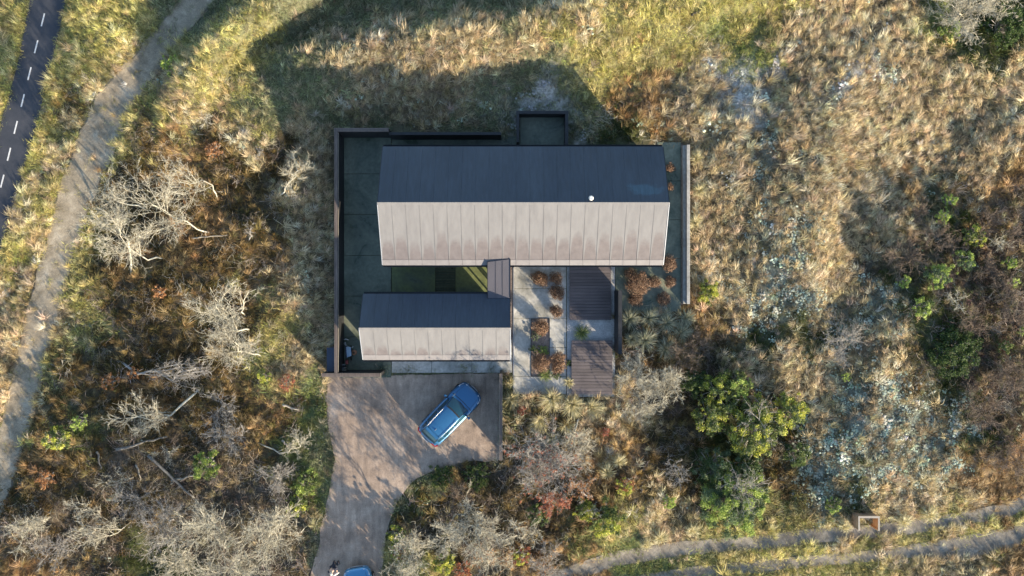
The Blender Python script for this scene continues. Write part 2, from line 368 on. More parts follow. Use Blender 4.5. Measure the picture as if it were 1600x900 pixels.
def ground_h(x, y):
    x = np.asarray(x, float); y = np.asarray(y, float)
    h = ridge(x, y, [(390, 122, .6), (470, 102, 1.2), (600, 86, 1.55), (750, 68, 1.7), (860, 48, 1.75), (960, 14, 1.85), (1060, -30, 1.8), (1200, -90, 1.8), (1500, -140, 1.2)], 2.7, 5.5)
    h = np.maximum(h, ridge(x, y, [(290, 200, .2), (322, 138, 1.3), (348, 84, 1.8), (402, 36, 1.9), (465, -12, 1.9), (560, -90, 1.8)], 2.7, 2.4))
    h = h + ridge(x, y, [(1330, 60, .3), (1310, 190, .7), (1265, 300, .85), (1245, 420, .8), (1235, 560, .4)], 3.2, 4.5)[()] * 1.0
    h = h + ridge(x, y, [(1500, 330, .2), (1420, 470, .7), (1380, 620, .7), (1300, 760, .2)], 4.0, 4.0)
    h = h + ridge(x, y, [(500, 210, .35), (490, 330, .5), (480, 460, .45), (490, 570, .1)], 2.0, 2.5)
    h = h + undul(x, y) + .12
    p = samp(PAD, x, y)
    far = np.clip((np.hypot(x, y) - 44) / 60, 0, 1)
    return h * (1 - p) * (1 - far) - .035 * p
# ================================================================== vegetation zones (1 letter = 2.1 m)
KEYS = 'ysegwhombdk'
y_, s_, e_, g_, w_, h_, o_, m_, b_, d_, k_ = range(11)  # dune shade and sunlit bands painted in as dull e, bright y and s
ROWS = [[y_, 5, e_, 3, y_, 1, e_, 8, s_, 2, y_, 6, s_, 4, g_, 1, d_, 2], [y_, 6, e_, 1, y_, 1, e_, 2, s_, 7, y_, 5, g_, 2, s_, 5, g_, 1, d_, 2], [y_, 3, s_, 3, y_, 2, e_, 10, y_, 2, o_, 1, s_, 1, w_, 2, s_, 2, w_, 1, m_, 1, s_, 4],
 [y_, 2, h_, 1, y_, 3, s_, 1, y_, 1, e_, 8, w_, 2, e_, 1, o_, 2, s_, 2, w_, 1, s_, 8], [y_, 2, s_, 1, y_, 1, h_, 1, o_, 1, h_, 1, s_, 1, h_, 1, e_, 9, d_, 2, s_, 3, m_, 1, s_, 8], [y_, 1, s_, 1, y_, 1, h_, 2, o_, 1, h_, 3, e_, 11, s_, 8, o_, 1, s_, 2, o_, 1],
 [s_, 1, y_, 2, h_, 3, o_, 1, h_, 2, e_, 12, s_, 8, d_, 1, o_, 1, b_, 1], [y_, 1, s_, 1, y_, 1, h_, 2, o_, 2, h_, 2, e_, 12, s_, 3, m_, 1, s_, 3, b_, 1, d_, 1, b_, 2], [y_, 1, s_, 1, y_, 1, h_, 1, o_, 1, h_, 3, o_, 1, e_, 12, s_, 3, m_, 1, s_, 2, b_, 1, d_, 1, b_, 3],
 [s_, 2, y_, 1, h_, 5, y_, 1, e_, 11, s_, 1, o_, 1, s_, 1, m_, 3, s_, 1, m_, 1, d_, 1, b_, 3], [s_, 2, y_, 1, h_, 5, y_, 1, e_, 10, h_, 2, o_, 1, h_, 1, d_, 3, m_, 1, s_, 1, d_, 1, b_, 3], [s_, 1, y_, 1, h_, 6, y_, 2, e_, 8, h_, 1, b_, 1, h_, 1, o_, 1, b_, 1, s_, 5, h_, 1, d_, 1, b_, 2],
 [s_, 1, h_, 3, o_, 1, h_, 3, o_, 1, g_, 1, e_, 6, s_, 4, b_, 1, h_, 1, d_, 1, h_, 1, s_, 2, m_, 3, d_, 1, b_, 2], [y_, 1, h_, 1, g_, 1, h_, 4, o_, 1, h_, 1, g_, 1, e_, 6, h_, 2, o_, 1, s_, 1, h_, 2, d_, 3, m_, 5, d_, 1, b_, 1], [h_, 1, o_, 1, h_, 1, k_, 6, g_, 1, e_, 4, k_, 2, h_, 2, o_, 2, h_, 2, d_, 2, h_, 1, m_, 5, o_, 2],
 [h_, 3, k_, 6, g_, 1, e_, 2, d_, 1, h_, 5, o_, 1, h_, 1, s_, 1, h_, 1, g_, 2, h_, 1, m_, 1, d_, 1, s_, 3, o_, 2], [k_, 4, h_, 1, k_, 5, e_, 2, h_, 1, k_, 4, h_, 1, g_, 1, y_, 1, s_, 2, y_, 4, s_, 2, y_, 4], [o_, 2, k_, 1, h_, 1, d_, 2, k_, 4, e_, 2, y_, 2, k_, 2, o_, 1, k_, 1, o_, 1, g_, 3, y_, 6, s_, 3, o_, 1]]
ZI = np.array([sum(([r[i]] * r[i + 1] for i in range(0, len(r), 2)), [])[:32] for r in ROWS])
ZI[4:12, 9:11] = s_; ZI[5:8, 8] = h_; ZI[2:4, 11:15] = s_
def zone(x, y, jit=.55):
    n = len(x)
    wx = x + RNG.normal(0, jit, n) + .7 * np.sin(y * 1.1 + 1) + .5 * np.sin(y * 2.7 + x)
    wy = y + RNG.normal(0, jit, n) + .7 * np.sin(x * 1.2 + 2) + .5 * np.sin(x * 2.5 - y)
    c = np.clip(((wx * 24 + 800) / 50).astype(int), 0, 31); r = np.clip(((450 - wy * 24) / 50).astype(int), 0, 17)
    return ZI[r, c]
SOIL = dict(y=(.17, .155, .07), s=(.13, .10, .06), e=(.10, .105, .06), g=(.10, .13, .045), w=(.40, .385, .35), h=(.055, .043, .024), o=(.17, .11, .055), m=(.15, .165, .13), b=(.075, .058, .04), d=(.045, .055, .02), k=(.08, .065, .048))
SOILA = np.array([SOIL[k] for k in KEYS])
# ------------------------------------------------------------------ ground sheet
def axis(a0, a1, s, far):
    c = list(np.arange(a0, a1 + s / 2, s)); st = s; hi = c[-1]; lo = c[0]; L = []; Hh = []
    while hi < far:
        st *= 1.35; hi += st; lo -= st; Hh.append(hi); L.append(lo)
    return np.array(L[::-1] + c + Hh)
ax = axis(-40, 40, .2, 400); ay = axis(-26, 26, .2, 400)
X, Y = np.meshgrid(ax, ay); Z = ground_h(X, Y)
nx, ny = len(ax), len(ay)
idx = np.arange(nx * ny).reshape(ny, nx)
q = np.stack([idx[:-1, :-1], idx[:-1, 1:], idx[1:, 1:], idx[1:, :-1]], -1).reshape(-1, 4)
gme = npmesh('ground', np.stack([X.ravel(), Y.ravel(), Z.ravel()], 1), quads=q, smooth=True)
colr = np.zeros((nx * ny, 3)); 
for _ in range(6): colr += SOILA[zone(X.ravel(), Y.ravel(), .8)] / 6
cd = samp((CODE == 2).astype(float), X.ravel(), Y.ravel())[:, None]; colr = colr * (1 - cd) + np.array((.2, .18, .15)) * cd
ca = gme.color_attributes.new('soil', 'FLOAT_COLOR', 'POINT')
ca.data.foreach_set('color', np.concatenate([colr, np.ones((nx * ny, 1))], 1).astype(np.float32).ravel())
tag(link('ground', gme, M['soil']), 'sandy dune ground with soil and litter under the grass', kind='structure')

# ------------------------------------------------------------------ sheets
def poly_sheet(name, pts, z, mat, thick=.0, parent=None, follow=False):
    bm = bmesh.new(); vs = [bm.verts.new((*p, z)) for p in pts]; f = bm.faces.new(vs)
    if f.normal.z < 0: f.normal_flip()
    bmesh.ops.triangulate(bm, faces=[f])
    me = bpy.data.meshes.new(name); bm.to_mesh(me); bm.free()
    return link(name, me, mat, parent)
def strip_sheet(name, L, Rr, dz, mat, wob=.0, cross=8, sub=10):
    L = [P(*p) for p in L]; Rr = [P(*p) for p in Rr]; v = []; rows = 0
    for i in range(len(L) - 1):
        for s in range(sub + (i == len(L) - 2)):
            t = s / sub
            l = Vector(L[i]).lerp(Vector(L[i + 1]), t); r = Vector(Rr[i]).lerp(Vector(Rr[i + 1]), t)
            a = wob * (math.sin(rows * .7) * .5 + math.sin(rows * 1.9 + 1) * .3 + random.uniform(-.4, .4)); b = wob * (math.sin(rows * .8 + 2) * .5 + math.sin(rows * 2.1) * .3 + random.uniform(-.4, .4))
            d = (r - l).normalized()
            l = l + d * a; r = r + d * b
            for c in range(cross + 1): v.append(l.lerp(r, c / cross))
            rows += 1
    v = np.array([tuple(a) for a in v]); z = ground_h(v[:, 0], v[:, 1]) + dz
    idx = np.arange(len(v)).reshape(rows, cross + 1)
    q = np.stack([idx[:-1, :-1], idx[:-1, 1:], idx[1:, 1:], idx[1:, :-1]], -1).reshape(-1, 4)
    me = npmesh(name, np.column_stack([v, z]), quads=q[:, ::-1] if True else q, smooth=True)
    if me.polygons[0].normal.z < 0: me.flip_normals()
    return link(name, me, mat)
def densify(poly, step=.35, amp=.05):
    out = []
    for i in range(len(poly)):
        a = Vector(poly[i]); b = Vector(poly[(i + 1) % len(poly)]); n = max(1, int((b - a).length / step))
        for k in range(n):
            p = a.lerp(b, k / n)
            out.append((p.x + random.uniform(-amp, amp), p.y + random.uniform(-amp, amp)))
    return out
drive = poly_sheet('driveway', densify(W(DRIVE), .4, .04), .0, M['drive'])
tag(drive, 'compacted pinkish gravel driveway', kind='structure')
cp = strip_sheet('cycle_path', PATH_L + [(-60, 480)] * 0 + [], [PATH_R[i] for i in (0, 1, 2, 3, 4, 5, 6, 7, 9)], .03, M['asphalt'])
tag(cp, 'dark asphalt cycle path with a dashed white centre line', kind='structure')
tk = strip_sheet('gravel_track', TL, TR, .03, M['track'], .16); tag(tk, 'wide sandy gravel track curving beside the cycle path', kind='structure')
ra = strip_sheet('wheel_rut', AL, AR, .03, M['rut'], .035); tag(ra, 'upper wheel rut of the sandy lane', kind='structure')
rb = strip_sheet('wheel_rut', BL, BR, .03, M['rut'], .035); tag(rb, 'lower wheel rut of the sandy lane', kind='structure')
dash_me = None
for cx, cy in [(77, -11), (67, 31), (56.5, 73), (46, 115), (35.5, 157), (24.5, 199), (14, 241), (3.5, 283), (-7, 325)]:
    x, y = P(cx, cy)
    if dash_me is None:
        o = MB().box(-.045, .045, -.43, .43, 0, .006).build('lane_dash', M['white_paint'], cp); dash_me = o.data
    else: o = link('lane_dash', dash_me, None, cp)
    o.location = (x, y, float(ground_h(x, y)) + .034); o.rotation_euler = (0, 0, -.245)

# ================================================================== paving
def slabs(name, label, rects, mat, jw=.012, top=.03):
    """structure empty with one concrete_slab child per cast slab"""
    root = empty(name, (0, 0, 0)); tag(root, label, kind='structure')
    for (x0, y0, x1, y1, nxs, nys) in rects:
        a, b = P(x0, y0); c, d = P(x1, y1)
        for i in range(nxs):
            for j in range(nys):
                xa = a + (c - a) * i / nxs; xb = a + (c - a) * (i + 1) / nxs; ya = b + (d - b) * j / nys; yb = b + (d - b) * (j + 1) / nys
                m = mat(i, j) if callable(mat) else mat
                box('concrete_slab', m, root, xa + jw, xb - jw, yb + jw, ya - jw, -.12, top + random.uniform(-.003, .003), bevel=.008)
    return root
slabs('courtyard', 'damp concrete yard wrapping the west and north of the house', [(531, 208, 611.5, 590, 1, 6), (612, 213, 812, 240, 3, 1), (812.5, 174, 888, 232, 1, 1), ], M['concrete'])
slabs('mossy_passage', 'green mossy concrete in the narrow passage between the two roofs', [(612, 404, 680.5, 530, 1, 1), (711.5, 404, 797, 530, 1, 1)], M['concrete_dark'])
slabs('carport_apron', 'pale blue grey concrete apron along the low annex', [(612, 530.3, 800, 582.5, 3, 1)], M['concrete_pale'])
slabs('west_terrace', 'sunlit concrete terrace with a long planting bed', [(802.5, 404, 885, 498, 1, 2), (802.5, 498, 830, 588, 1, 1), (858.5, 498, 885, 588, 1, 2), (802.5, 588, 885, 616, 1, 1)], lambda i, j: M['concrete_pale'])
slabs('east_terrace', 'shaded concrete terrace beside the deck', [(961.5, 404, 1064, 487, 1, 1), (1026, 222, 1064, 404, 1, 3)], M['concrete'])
box('planting_bed_soil', M['pebble'], None, *P(830, 498)[:1], P(858.5, 498)[0], P(0, 588)[1], P(0, 498)[1], -.1, .008)
tag(bpy.data.objects['planting_bed_soil'], 'brown stony soil in the long planting bed', kind='structure')
box('sand_bed', M['sand'], None, P(886, 0)[0], P(961, 0)[0], P(0, 620)[1], P(0, 404)[1], -.1, .0)
tag(bpy.data.objects['sand_bed'], 'pale sand around and between the timber decks', kind='structure')
box('pebble_strip', M['pebble'], None, P(797, 0)[0], P(801.6, 0)[0], P(0, 582)[1], P(0, 404)[1], -.1, .012)
tag(bpy.data.objects['pebble_strip'], 'narrow brown pebble strip between annex and terrace', kind='structure')
box('pebble_strip', M['pebble'], None, P(1064.3, 0)[0], P(1067, 0)[0], P(0, 476)[1], P(0, 226)[1], -.1, .012)
tag(bpy.data.objects['pebble_strip.001'], 'narrow brown pebble strip along the east wall', kind='structure')
bed = empty('bed_edging', (0, 0, 0)); tag(bed, 'thin dark steel edging around the long planting bed', 'edging')
for (a, b, c, d) in ((829.6, 497.5, 830.3, 588.5), (858.2, 497.5, 858.9, 588.5), (830.4, 497.5, 858.1, 498.2), (830.4, 587.8, 858.1, 588.5)): box('edging_bar', M['metal_black'], bed, P(a, 0)[0], P(c, 0)[0], P(0, d)[1], P(0, b)[1], -.1, .06)
# edging of terrace
e = box('steel_edging', M['alu'], None, P(801.6, 0)[0], P(802.5, 0)[0], P(0, 616)[1], P(0, 418)[1], -.1, .05)
tag(e, 'thin pale steel edging along the west side of the sunlit terrace', 'edging')
# slatted grate
g = empty('slatted_walkway', (*P(696, 440), 0)); tag(g, 'mossy slatted boardwalk crossing the narrow courtyard between the two roofs', 'boardwalk')
gm = None
for i in range(12):
    y = P(0, 422 + i * 4.3)[1] - P(0, 440)[1]
    if gm is None: o = MB().box(-.64, .64, -.06, .06, -.03, .045).build('slat', M['moss_wood'], g, bevel=.006); gm = o.data
    else: o = link('slat', gm, None, g)
    o.location = (0, y, random.uniform(-.002, .002))
# decks
def deck(label, x0, y0, x1, y1, top):
    a, b = P(x0, y0, top); c, d = P(x1, y1, top)
    root = empty('timber_deck', ((a + c) / 2, (b + d) / 2, 0)); tag(root, label, 'deck', 'timber decks beside the terrace')
    n = int(round((b - d) / .205)); w = (b - d) / n; L = c - a; me = None
    for i in range(n):
        if me is None: o = MB().box(-L / 2, L / 2, -w / 2 + .009, w / 2 - .009, top - .035, top).build('deck_board', M['deck'], root, bevel=.004); me = o.data
        else: o = link('deck_board', me, None, root)
        o.location = (random.uniform(-.006, .006), (b - d) / 2 - w * (i + .5), random.uniform(-.003, .003))
    m = MB(); m.box(-L / 2 + .03, L / 2 - .03, -(b - d) / 2 + .03, (b - d) / 2 - .03, .0, top - .04); m.build('deck_frame', M['black'], root)
deck('upper weathered timber deck right below the main roof', 890, 412, 955, 500, .22)
deck('lower weathered timber deck with straw grass at its foot', 893, 532, 957, 616, .22)

# ================================================================== house
house = empty('house', (0, 2.5, 0)); tag(house, 'black timber house with a long gabled roof, a smaller gabled annex and a flat link', 'house')
house.location = (0, 0, 0)
def gable(x0, x1, ys, yn, ez, rz, npan, south_mat, wall_in=.28, label=None, wx=None):
    yr = (ys + yn) / 2; w = (x1 - x0) / npan
    # underlay
    b = MB()
    for (ya, yb) in ((ys, yr), (yn, yr)):
        s = 1 if ya < yb else -1
        b.hexa([(x0, ya, ez - .16), (x1, ya, ez - .16), (x1, yb, rz - .16), (x0, yb, rz - .16)], [(x0, ya, ez - .03), (x1, ya, ez - .03), (x1, yb, rz - .03), (x0, yb, rz - .03)])
    roof = b.build('roof', M['metal_black'], house)
    if label: roof['label'] = label
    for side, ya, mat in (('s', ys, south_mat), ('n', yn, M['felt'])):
        me = None; yb = yr
        dy = yb - ya; dz = rz - ez; L = math.hypot(dy, dz); ny, nz = -dz / L * (1 if dy > 0 else -1), abs(dy) / L
        for i in range(npan):
            if me is None:
                m = MB(); t = .006; g = .0025 if side == 's' else .003
                def pt(x, v, h): return (x, ya + dy * v + ny * h, ez + dz * v + nz * h)
                m.hexa([pt(g, 0, -.03), pt(w - g, 0, -.03), pt(w - g, 1, -.03), pt(g, 1, -.03)], [pt(g, 0, t), pt(w - g, 0, t), pt(w - g, 1, t), pt(g, 1, t)])
                # seam rib
                if side == 's': m.hexa([pt(w - .02, 0.0, .0), pt(w - .001, 0.0, .0), pt(w - .001, 1, .0), pt(w - .02, 1, .0)], [pt(w - .02, 0.0, .03), pt(w - .001, 0.0, .03), pt(w - .001, 1, .014), pt(w - .02, 1, .014)])
                o = m.build('roof_panel', mat, roof); me = o.data
            else: o = link('roof_panel', me, None, roof)
            o.location = (x0 + w * i, 0, 0)
    # ridge cap, verge trims, gutters
    b = MB(); b.hexa([(x0 - .02, yr - .13, rz - .045), (x1 + .02, yr - .13, rz - .045), (x1 + .02, yr, rz + .012), (x0 - .02, yr, rz + .012)], [(x0 - .02, yr - .13, rz - .02), (x1 + .02, yr - .13, rz - .02), (x1 + .02, yr + .005, rz + .045), (x0 - .02, yr + .005, rz + .045)])
    b.build('ridge_cap', south_mat, roof)
    b = MB(); dzy = (rz - ez) / (yr - ys); b.hexa([(x0, ys - .02, ez - .02), (x1, ys - .02, ez - .02), (x1, ys + .30, ez + .30 * dzy + .001), (x0, ys + .30, ez + .30 * dzy + .001)], [(x0, ys - .02, ez + .012), (x1, ys - .02, ez + .012), (x1, ys + .30, ez + .30 * dzy + .022), (x0, ys + .30, ez + .30 * dzy + .022)]); b.build('eave_strip', M['strip'], roof)
    for xx in (x0, x1):
        s = -1 if xx == x0 else 1; xa, xb = sorted((xx + s * .002, xx + s * .035))
        b = MB(); b.hexa([(xa, ys, ez - .17), (xb, ys, ez - .17), (xb, yr, rz - .17), (xa, yr, rz - .17)], [(xa, ys, ez + .03), (xb, ys, ez + .03), (xb, yr, rz + .03), (xa, yr, rz + .03)])
        b.build('verge_trim', M['alu'], roof)
        b = MB(); b.hexa([(xa, yr, rz - .17), (xb, yr, rz - .17), (xb, yn, ez - .17), (xa, yn, ez - .17)], [(xa, yr, rz + .02), (xb, yr, rz + .02), (xb, yn, ez + .02), (xa, yn, ez + .02)])
        b.build('verge_trim', M['metal_black'], roof)
    for ya, s in ((ys, -1), (yn, 1)):
        pts = []
        b = MB(); y1 = ya + s * .002; y2 = ya + s * .12; lo, hi = sorted((y1, y2))
        b.box(x0 + .02, x1 - .02, lo, hi, ez - .13, ez - .115); b.box(x0 + .02, x1 - .02, lo, lo + .012, ez - .115, ez - .02); b.box(x0 + .02, x1 - .02, hi - .012, hi, ez - .115, ez - .02)
        b.build('gutter', M['metal_black'], roof)
    # walls of vertical boards with gables
    i = wall_in; xa, xb, ya, yb = x0 + i, x1 - i, ys + i, yn - i
    if wx: 
        for q_ in (xa, xb - .1):
            for r_ in (ya, yb - .1): box('post', M['black'], house, q_, q_ + .1, r_, r_ + .1, 0, ez - .18)
        xa, xb = wx
    zt = ez + (rz - ez) * i / (yr - ys) - .17
    wb = MB()
    def boards(p0, p1, top, z0=0.0):
        d = Vector((p1[0] - p0[0], p1[1] - p0[1])); n = max(1, int(d.length / .3)); nrm = Vector((d.y, -d.x)).normalized()
        for k in range(n):
            t0 = k / n + .01 / d.length; t1 = (k + 1) / n - .01 / d.length
            a = Vector(p0) + d * t0; c = Vector(p0) + d * t1
            lo = [(a.x, a.y, z0), (c.x, c.y, z0), (c.x - nrm.x * .05, c.y - nrm.y * .05, z0), (a.x - nrm.x * .05, a.y - nrm.y * .05, z0)]
            za, zc = top(a), top(c)
            hi = [(a.x, a.y, za), (c.x, c.y, zc), (c.x - nrm.x * .05, c.y - nrm.y * .05, zc), (a.x - nrm.x * .05, a.y - nrm.y * .05, za)]
            wb.hexa(lo, hi)
    flat = lambda p: zt
    gab = lambda p: zt + (rz - ez) / (yr - ys) * (min(p.y, 2 * yr - p.y) - ya)
    boards((xa, ya), (xb, ya), flat); boards((xb, yb), (xa, yb), flat); boards((xb, ya), (xb, yb), gab); boards((xa, yb), (xa, ya), gab)
    w_ = wb.build('wall_boards', M['black'], house); w_['kind'] = 'stuff'
    inner = MB(); inner.box(xa + .06, xb - .06, ya + .06, yb - .06, 0, zt); inner.build('wall', M['black'], house)
    return xa, xb, ya, yb
M['strip'] = mat_plain('pale_eave_strip', (.175, .165, .17), .6, var=.12, scale=2)
kx = lambda px, z: (px - 800) * (CAM_H - z) / FPX
ky = lambda py, z: (450 - py) * (CAM_H - z) / FPX
mx0, mx1, mys, myn = kx(598, 2.9), kx(1036, 2.9), ky(414, 2.9), ky(229, 2.9)
M['roof_main'] = mat_roof('damp_streaked_roof_main', (mys + myn) / 2, mys, mx0, (mx1 - mx0) / 21, .36, .13, 1.0)
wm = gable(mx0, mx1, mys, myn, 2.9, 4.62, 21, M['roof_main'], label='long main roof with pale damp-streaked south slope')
ax0, ax1, ays, ayn = kx(567.5, 2.6), kx(797, 2.6), ky(562, 2.6), ky(459, 2.6)
M['roof_annex'] = mat_roof('damp_streaked_roof_annex', (ays + ayn) / 2, ays, ax0, (ax1 - ax0) / 11, .48, .12, 1.0)
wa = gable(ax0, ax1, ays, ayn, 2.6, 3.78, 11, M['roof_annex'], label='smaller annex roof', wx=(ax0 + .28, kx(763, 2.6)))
# link roof
b = MB(); lx0, lx1 = kx(762, 3.1), kx(797, 3.1)
b.hexa([(lx0, -.52, 2.50), (lx1, -.52, 2.50), (lx1, 1.75, 2.80), (lx0, 1.58, 2.80)], [(lx0, -.62, 2.79), (lx1, -.62, 2.79), (lx1, 1.75, 3.12), (lx0, 1.58, 3.12)])
lr = b.build('link_roof', M['felt_grey'], house)
for xx in (lx0, lx1):
    s = .03; b = MB(); xa, xb = (xx - s, xx - .002) if xx == lx0 else (xx + .002, xx + s); yt = 1.58 if xx == lx0 else 1.75
    b.hexa([(xa, -.62, 2.6), (xb, -.62, 2.6), (xb, yt, 2.92), (xa, yt, 2.92)], [(xa, -.62, 2.83), (xb, -.62, 2.83), (xb, yt, 3.16), (xa, yt, 3.16)])
    b.build('roof_edge', M['metal_black'], lr)
for q_ in (.35, .66):
    x = lx0 + (lx1 - lx0) * q_; b = MB(); b.hexa([(x, -.6, 2.795), (x + .03, -.6, 2.795), (x + .03, 1.6, 3.115), (x, 1.6, 3.115)], [(x, -.6, 2.815), (x + .03, -.6, 2.815), (x + .03, 1.6, 3.135), (x, 1.6, 3.135)])
    b.build('roof_seam', M['felt_grey'], lr)
for q_ in (lx0 + .02, lx1 - .12):
    for r_ in (-.35, .6): box('post', M['black'], house, q_, q_ + .08, r_, r_ + .08, 0, 2.5)
# south windows and doors of main house
M['glass'] = mat_plain('dark_window_glass', (.03, .04, .05), .06, 0, .05)
for x0, x1 in ((-7.2, -5.4), (-5.0, -3.2), (-2.8, -1.7), (.3, 2.1), (2.4, 4.2), (4.5, 6.3), (6.8, 8.6)):
    f = box('window', M['metal_black'], house, x0, x1, wm[2] - .05, wm[2] - .003, .12, 2.3, bevel=.01)
    n = 2; w = (x1 - x0 - .08) / n
    for k in range(n): box('pane', M['glass'], f, x0 + .05 + k * w, x0 + .03 + (k + 1) * w, wm[2] - .065, wm[2] - .052, .18, 2.24)
f = box('window', M['metal_black'], house, wm[1] + .003, wm[1] + .05, 3.4, 6.6, .12, 2.3); box('pane', M['glass'], f, wm[1] + .052, wm[1] + .065, 3.46, 6.54, .18, 2.24)
f = box('window', M['metal_black'], house, -6.1, -4.1, wa[3] + .003, wa[3] + .05, .9, 2.0); box('pane', M['glass'], f, -6.04, -4.16, wa[3] + .052, wa[3] + .065, .96, 1.94)
for x0 in (-8.4, -5.6, -3.6):
    d = box('garage_door', M['black'], house, x0, x0 + 2.3, wa[2] - .04, wa[2] - .003, .05, 2.2)
    box('door_handle', M['alu'], d, x0 + 1.1, x0 + 1.25, wa[2] - .07, wa[2] - .042, .9, .94)
# flue with white cap
fx, fy = kx(924, 4.75), ky(309, 4.75)
fl = empty('roof_vent', (fx, fy, 4.4)); fl.parent = house
for nm, z0, z1, r0, r1, mt in (('vent_pipe', -.05, .22, .10, .10, M['metal_black']), ('vent_cap', .22, .33, .15, .10, M['white_paint'])):
    m = MB(); m.tube([(0, 0, z0), (0, 0, z1)], [r0, r1], 16); m.build(nm, mt, fl)

# ================================================================== fences and walls
def fence_run(root, x0, x1, y0, y1, h, cap=True, z0=-.05, capz=.05, capover=.012, bw=.14, capmat='cap', rails=2):
    """board-clad fence run: core, joined vertical boards on both faces and flat cap boards"""
    dx, dy = x1 - x0, y1 - y0; t = .018
    m = MB(); m.box(x0 + t, x1 - t, y0 + t, y1 - t, z0, h - .002); m.build('fence_core', M['black'], root)
    m = MB()
    if dx > dy:
        n = max(1, int(dx / bw))
        for k in range(n):
            a = x0 + dx * k / n + .005; b = x0 + dx * (k + 1) / n - .005
            m.box(a, b, y0, y0 + t - .001, z0, h - .001); m.box(a, b, y1 - t + .001, y1, z0, h - .001)
    else:
        n = max(1, int(dy / bw))
        for k in range(n):
            a = y0 + dy * k / n + .005; b = y0 + dy * (k + 1) / n - .005
            m.box(x0, x0 + t - .001, a, b, z0, h - .001); m.box(x1 - t + .001, x1, a, b, z0, h - .001)
    o = m.build('fence_boards', M['black'], root); o['kind'] = 'stuff'
    if cap:
        if dx > dy:
            w = dy / rails
            for k in range(rails): box('cap_board', M[capmat], root, x0 - capover, x1 + capover, y0 + k * w + .006, y0 + (k + 1) * w - .006, h, h + capz)
        else:
            w = dx / rails
            for k in range(rails): box('cap_board', M[capmat], root, x0 + k * w + .006, x0 + (k + 1) * w - .006, y0 - capover, y1 + capover, h, h + capz)
FZ = 1.8
F = lambda px: kx(px, FZ)
wf = empty('timber_fence', (F(525), 2, 0)); wf.location = (0, 0, 0)
tag(wf, 'tall black board fence with weathered cap around the west yard', 'fence')
xL, xI = F(522.5), F(527.6)
fence_run(wf, xL, xI, ky(582.5, FZ), ky(206.2, FZ), FZ)
fence_run(wf, xL, F(607), ky(206, FZ) + .0, ky(200, FZ), FZ)
fence_run(wf, F(503), F(594), ky(588.8, FZ), ky(583, FZ), FZ)
m = MB(); m.box(xI + .032, xI + .047, ky(582, FZ), ky(207, FZ), FZ - .02, FZ + .055); m.box(xI + .05, F(593), ky(582.6, FZ), ky(582.9, FZ) + .012, FZ - .02, FZ + .055)
m.box(F(594) + .035, F(594) + .05, ky(588.8, FZ), ky(583, FZ), FZ - .02, FZ + .055); m.build('cap_flashing', M['rim'], wf)
nf = empty('low_fence', (0, 0, 0)); tag(nf, 'lower all black board fence along the north passage', 'fence')
fence_run(nf, kx(608, 1.5), kx(783, 1.5), ky(211, 1.5), ky(206.5, 1.5), 1.5, capmat='black', rails=1, capz=.03)
# pit walls
pw = empty('pit_screen', (0, 0, 0)); tag(pw, 'black three sided board screen around the small yard north of the roof', 'screen')
fence_run(pw, kx(807, 1), kx(811, 1), ky(222, 1), ky(178.2, 1), 1, rails=1, capmat='black', capz=.03)
fence_run(pw, kx(807, 1), kx(888, 1), ky(178, 1), ky(173, 1), 1, rails=1, capmat='black', capz=.03)
fence_run(pw, kx(883, 1), kx(888, 1), ky(228, 1), ky(178.2, 1), 1, rails=1, capmat='black', capz=.03)
# screen right of deck
ds = empty('board_screen', (0, 0, 0)); tag(ds, 'tall black board screen standing right of the timber decks', 'screen')
fence_run(ds, kx(966, 1.8), kx(972, 1.8), ky(553, 1.8), ky(454, 1.8), 1.8, rails=1, capmat='black', capz=.03)
# drive wall
dw = empty('driveway_fence', (0, 0, 0)); tag(dw, 'narrow board fence with pale cap edges on the right of the driveway', 'fence')
fence_run(dw, kx(781, 2.1), kx(784.4, 2.1), ky(719, 2.1), ky(584, 2.1), 2.1, rails=1)
m = MB(); 
for xx in (kx(781, 2.1) - .025, kx(784.4, 2.1) + .013): m.box(xx, xx + .012, ky(719, 2.1), ky(584, 2.1), 2.08, 2.157)
m.build('cap_flashing', M['rim'], dw)
# east concrete wall
ew = empty('concrete_wall', (0, 0, 0)); tag(ew, 'pale concrete retaining wall with a stepped coping east of the house', 'wall')
box('ledge', M['concrete_wall'], ew, kx(1067.4, .35), kx(1073, .35), ky(474.5, .35), ky(227, .35), -.1, .35, bevel=.012)
box('coping', M['concrete_wall'], ew, kx(1073, .6) + .002, kx(1078, .6), ky(475, .6), ky(226, .6), -.2, .62, bevel=.012)
# storage box outside fence
sb = empty('storage_box', (0, 0, 0)); tag(sb, 'dark blue storage box against the outside of the west fence', 'box')
a0, a1, c0, c1 = kx(510.5, 1.3), F(522.3) - .03, ky(582, 1.3), ky(543, 1.3)
M['bluebox'] = mat_plain('dark_blue_panel', (.035, .045, .075), .5, var=.1)
box('box_body', M['bluebox'], sb, a0 + .03, a1, c0 + .07, c1 - .03, 0, 1.25); box('box_lid', M['bluebox'], sb, a0, a1, c0 + .05, c1, 1.252, 1.31, bevel=.01)
box('lid_hinge', M['metal_black'], sb, a1 - .06, a1 - .01, c0 + .3, c0 + .5, 1.311, 1.325); 
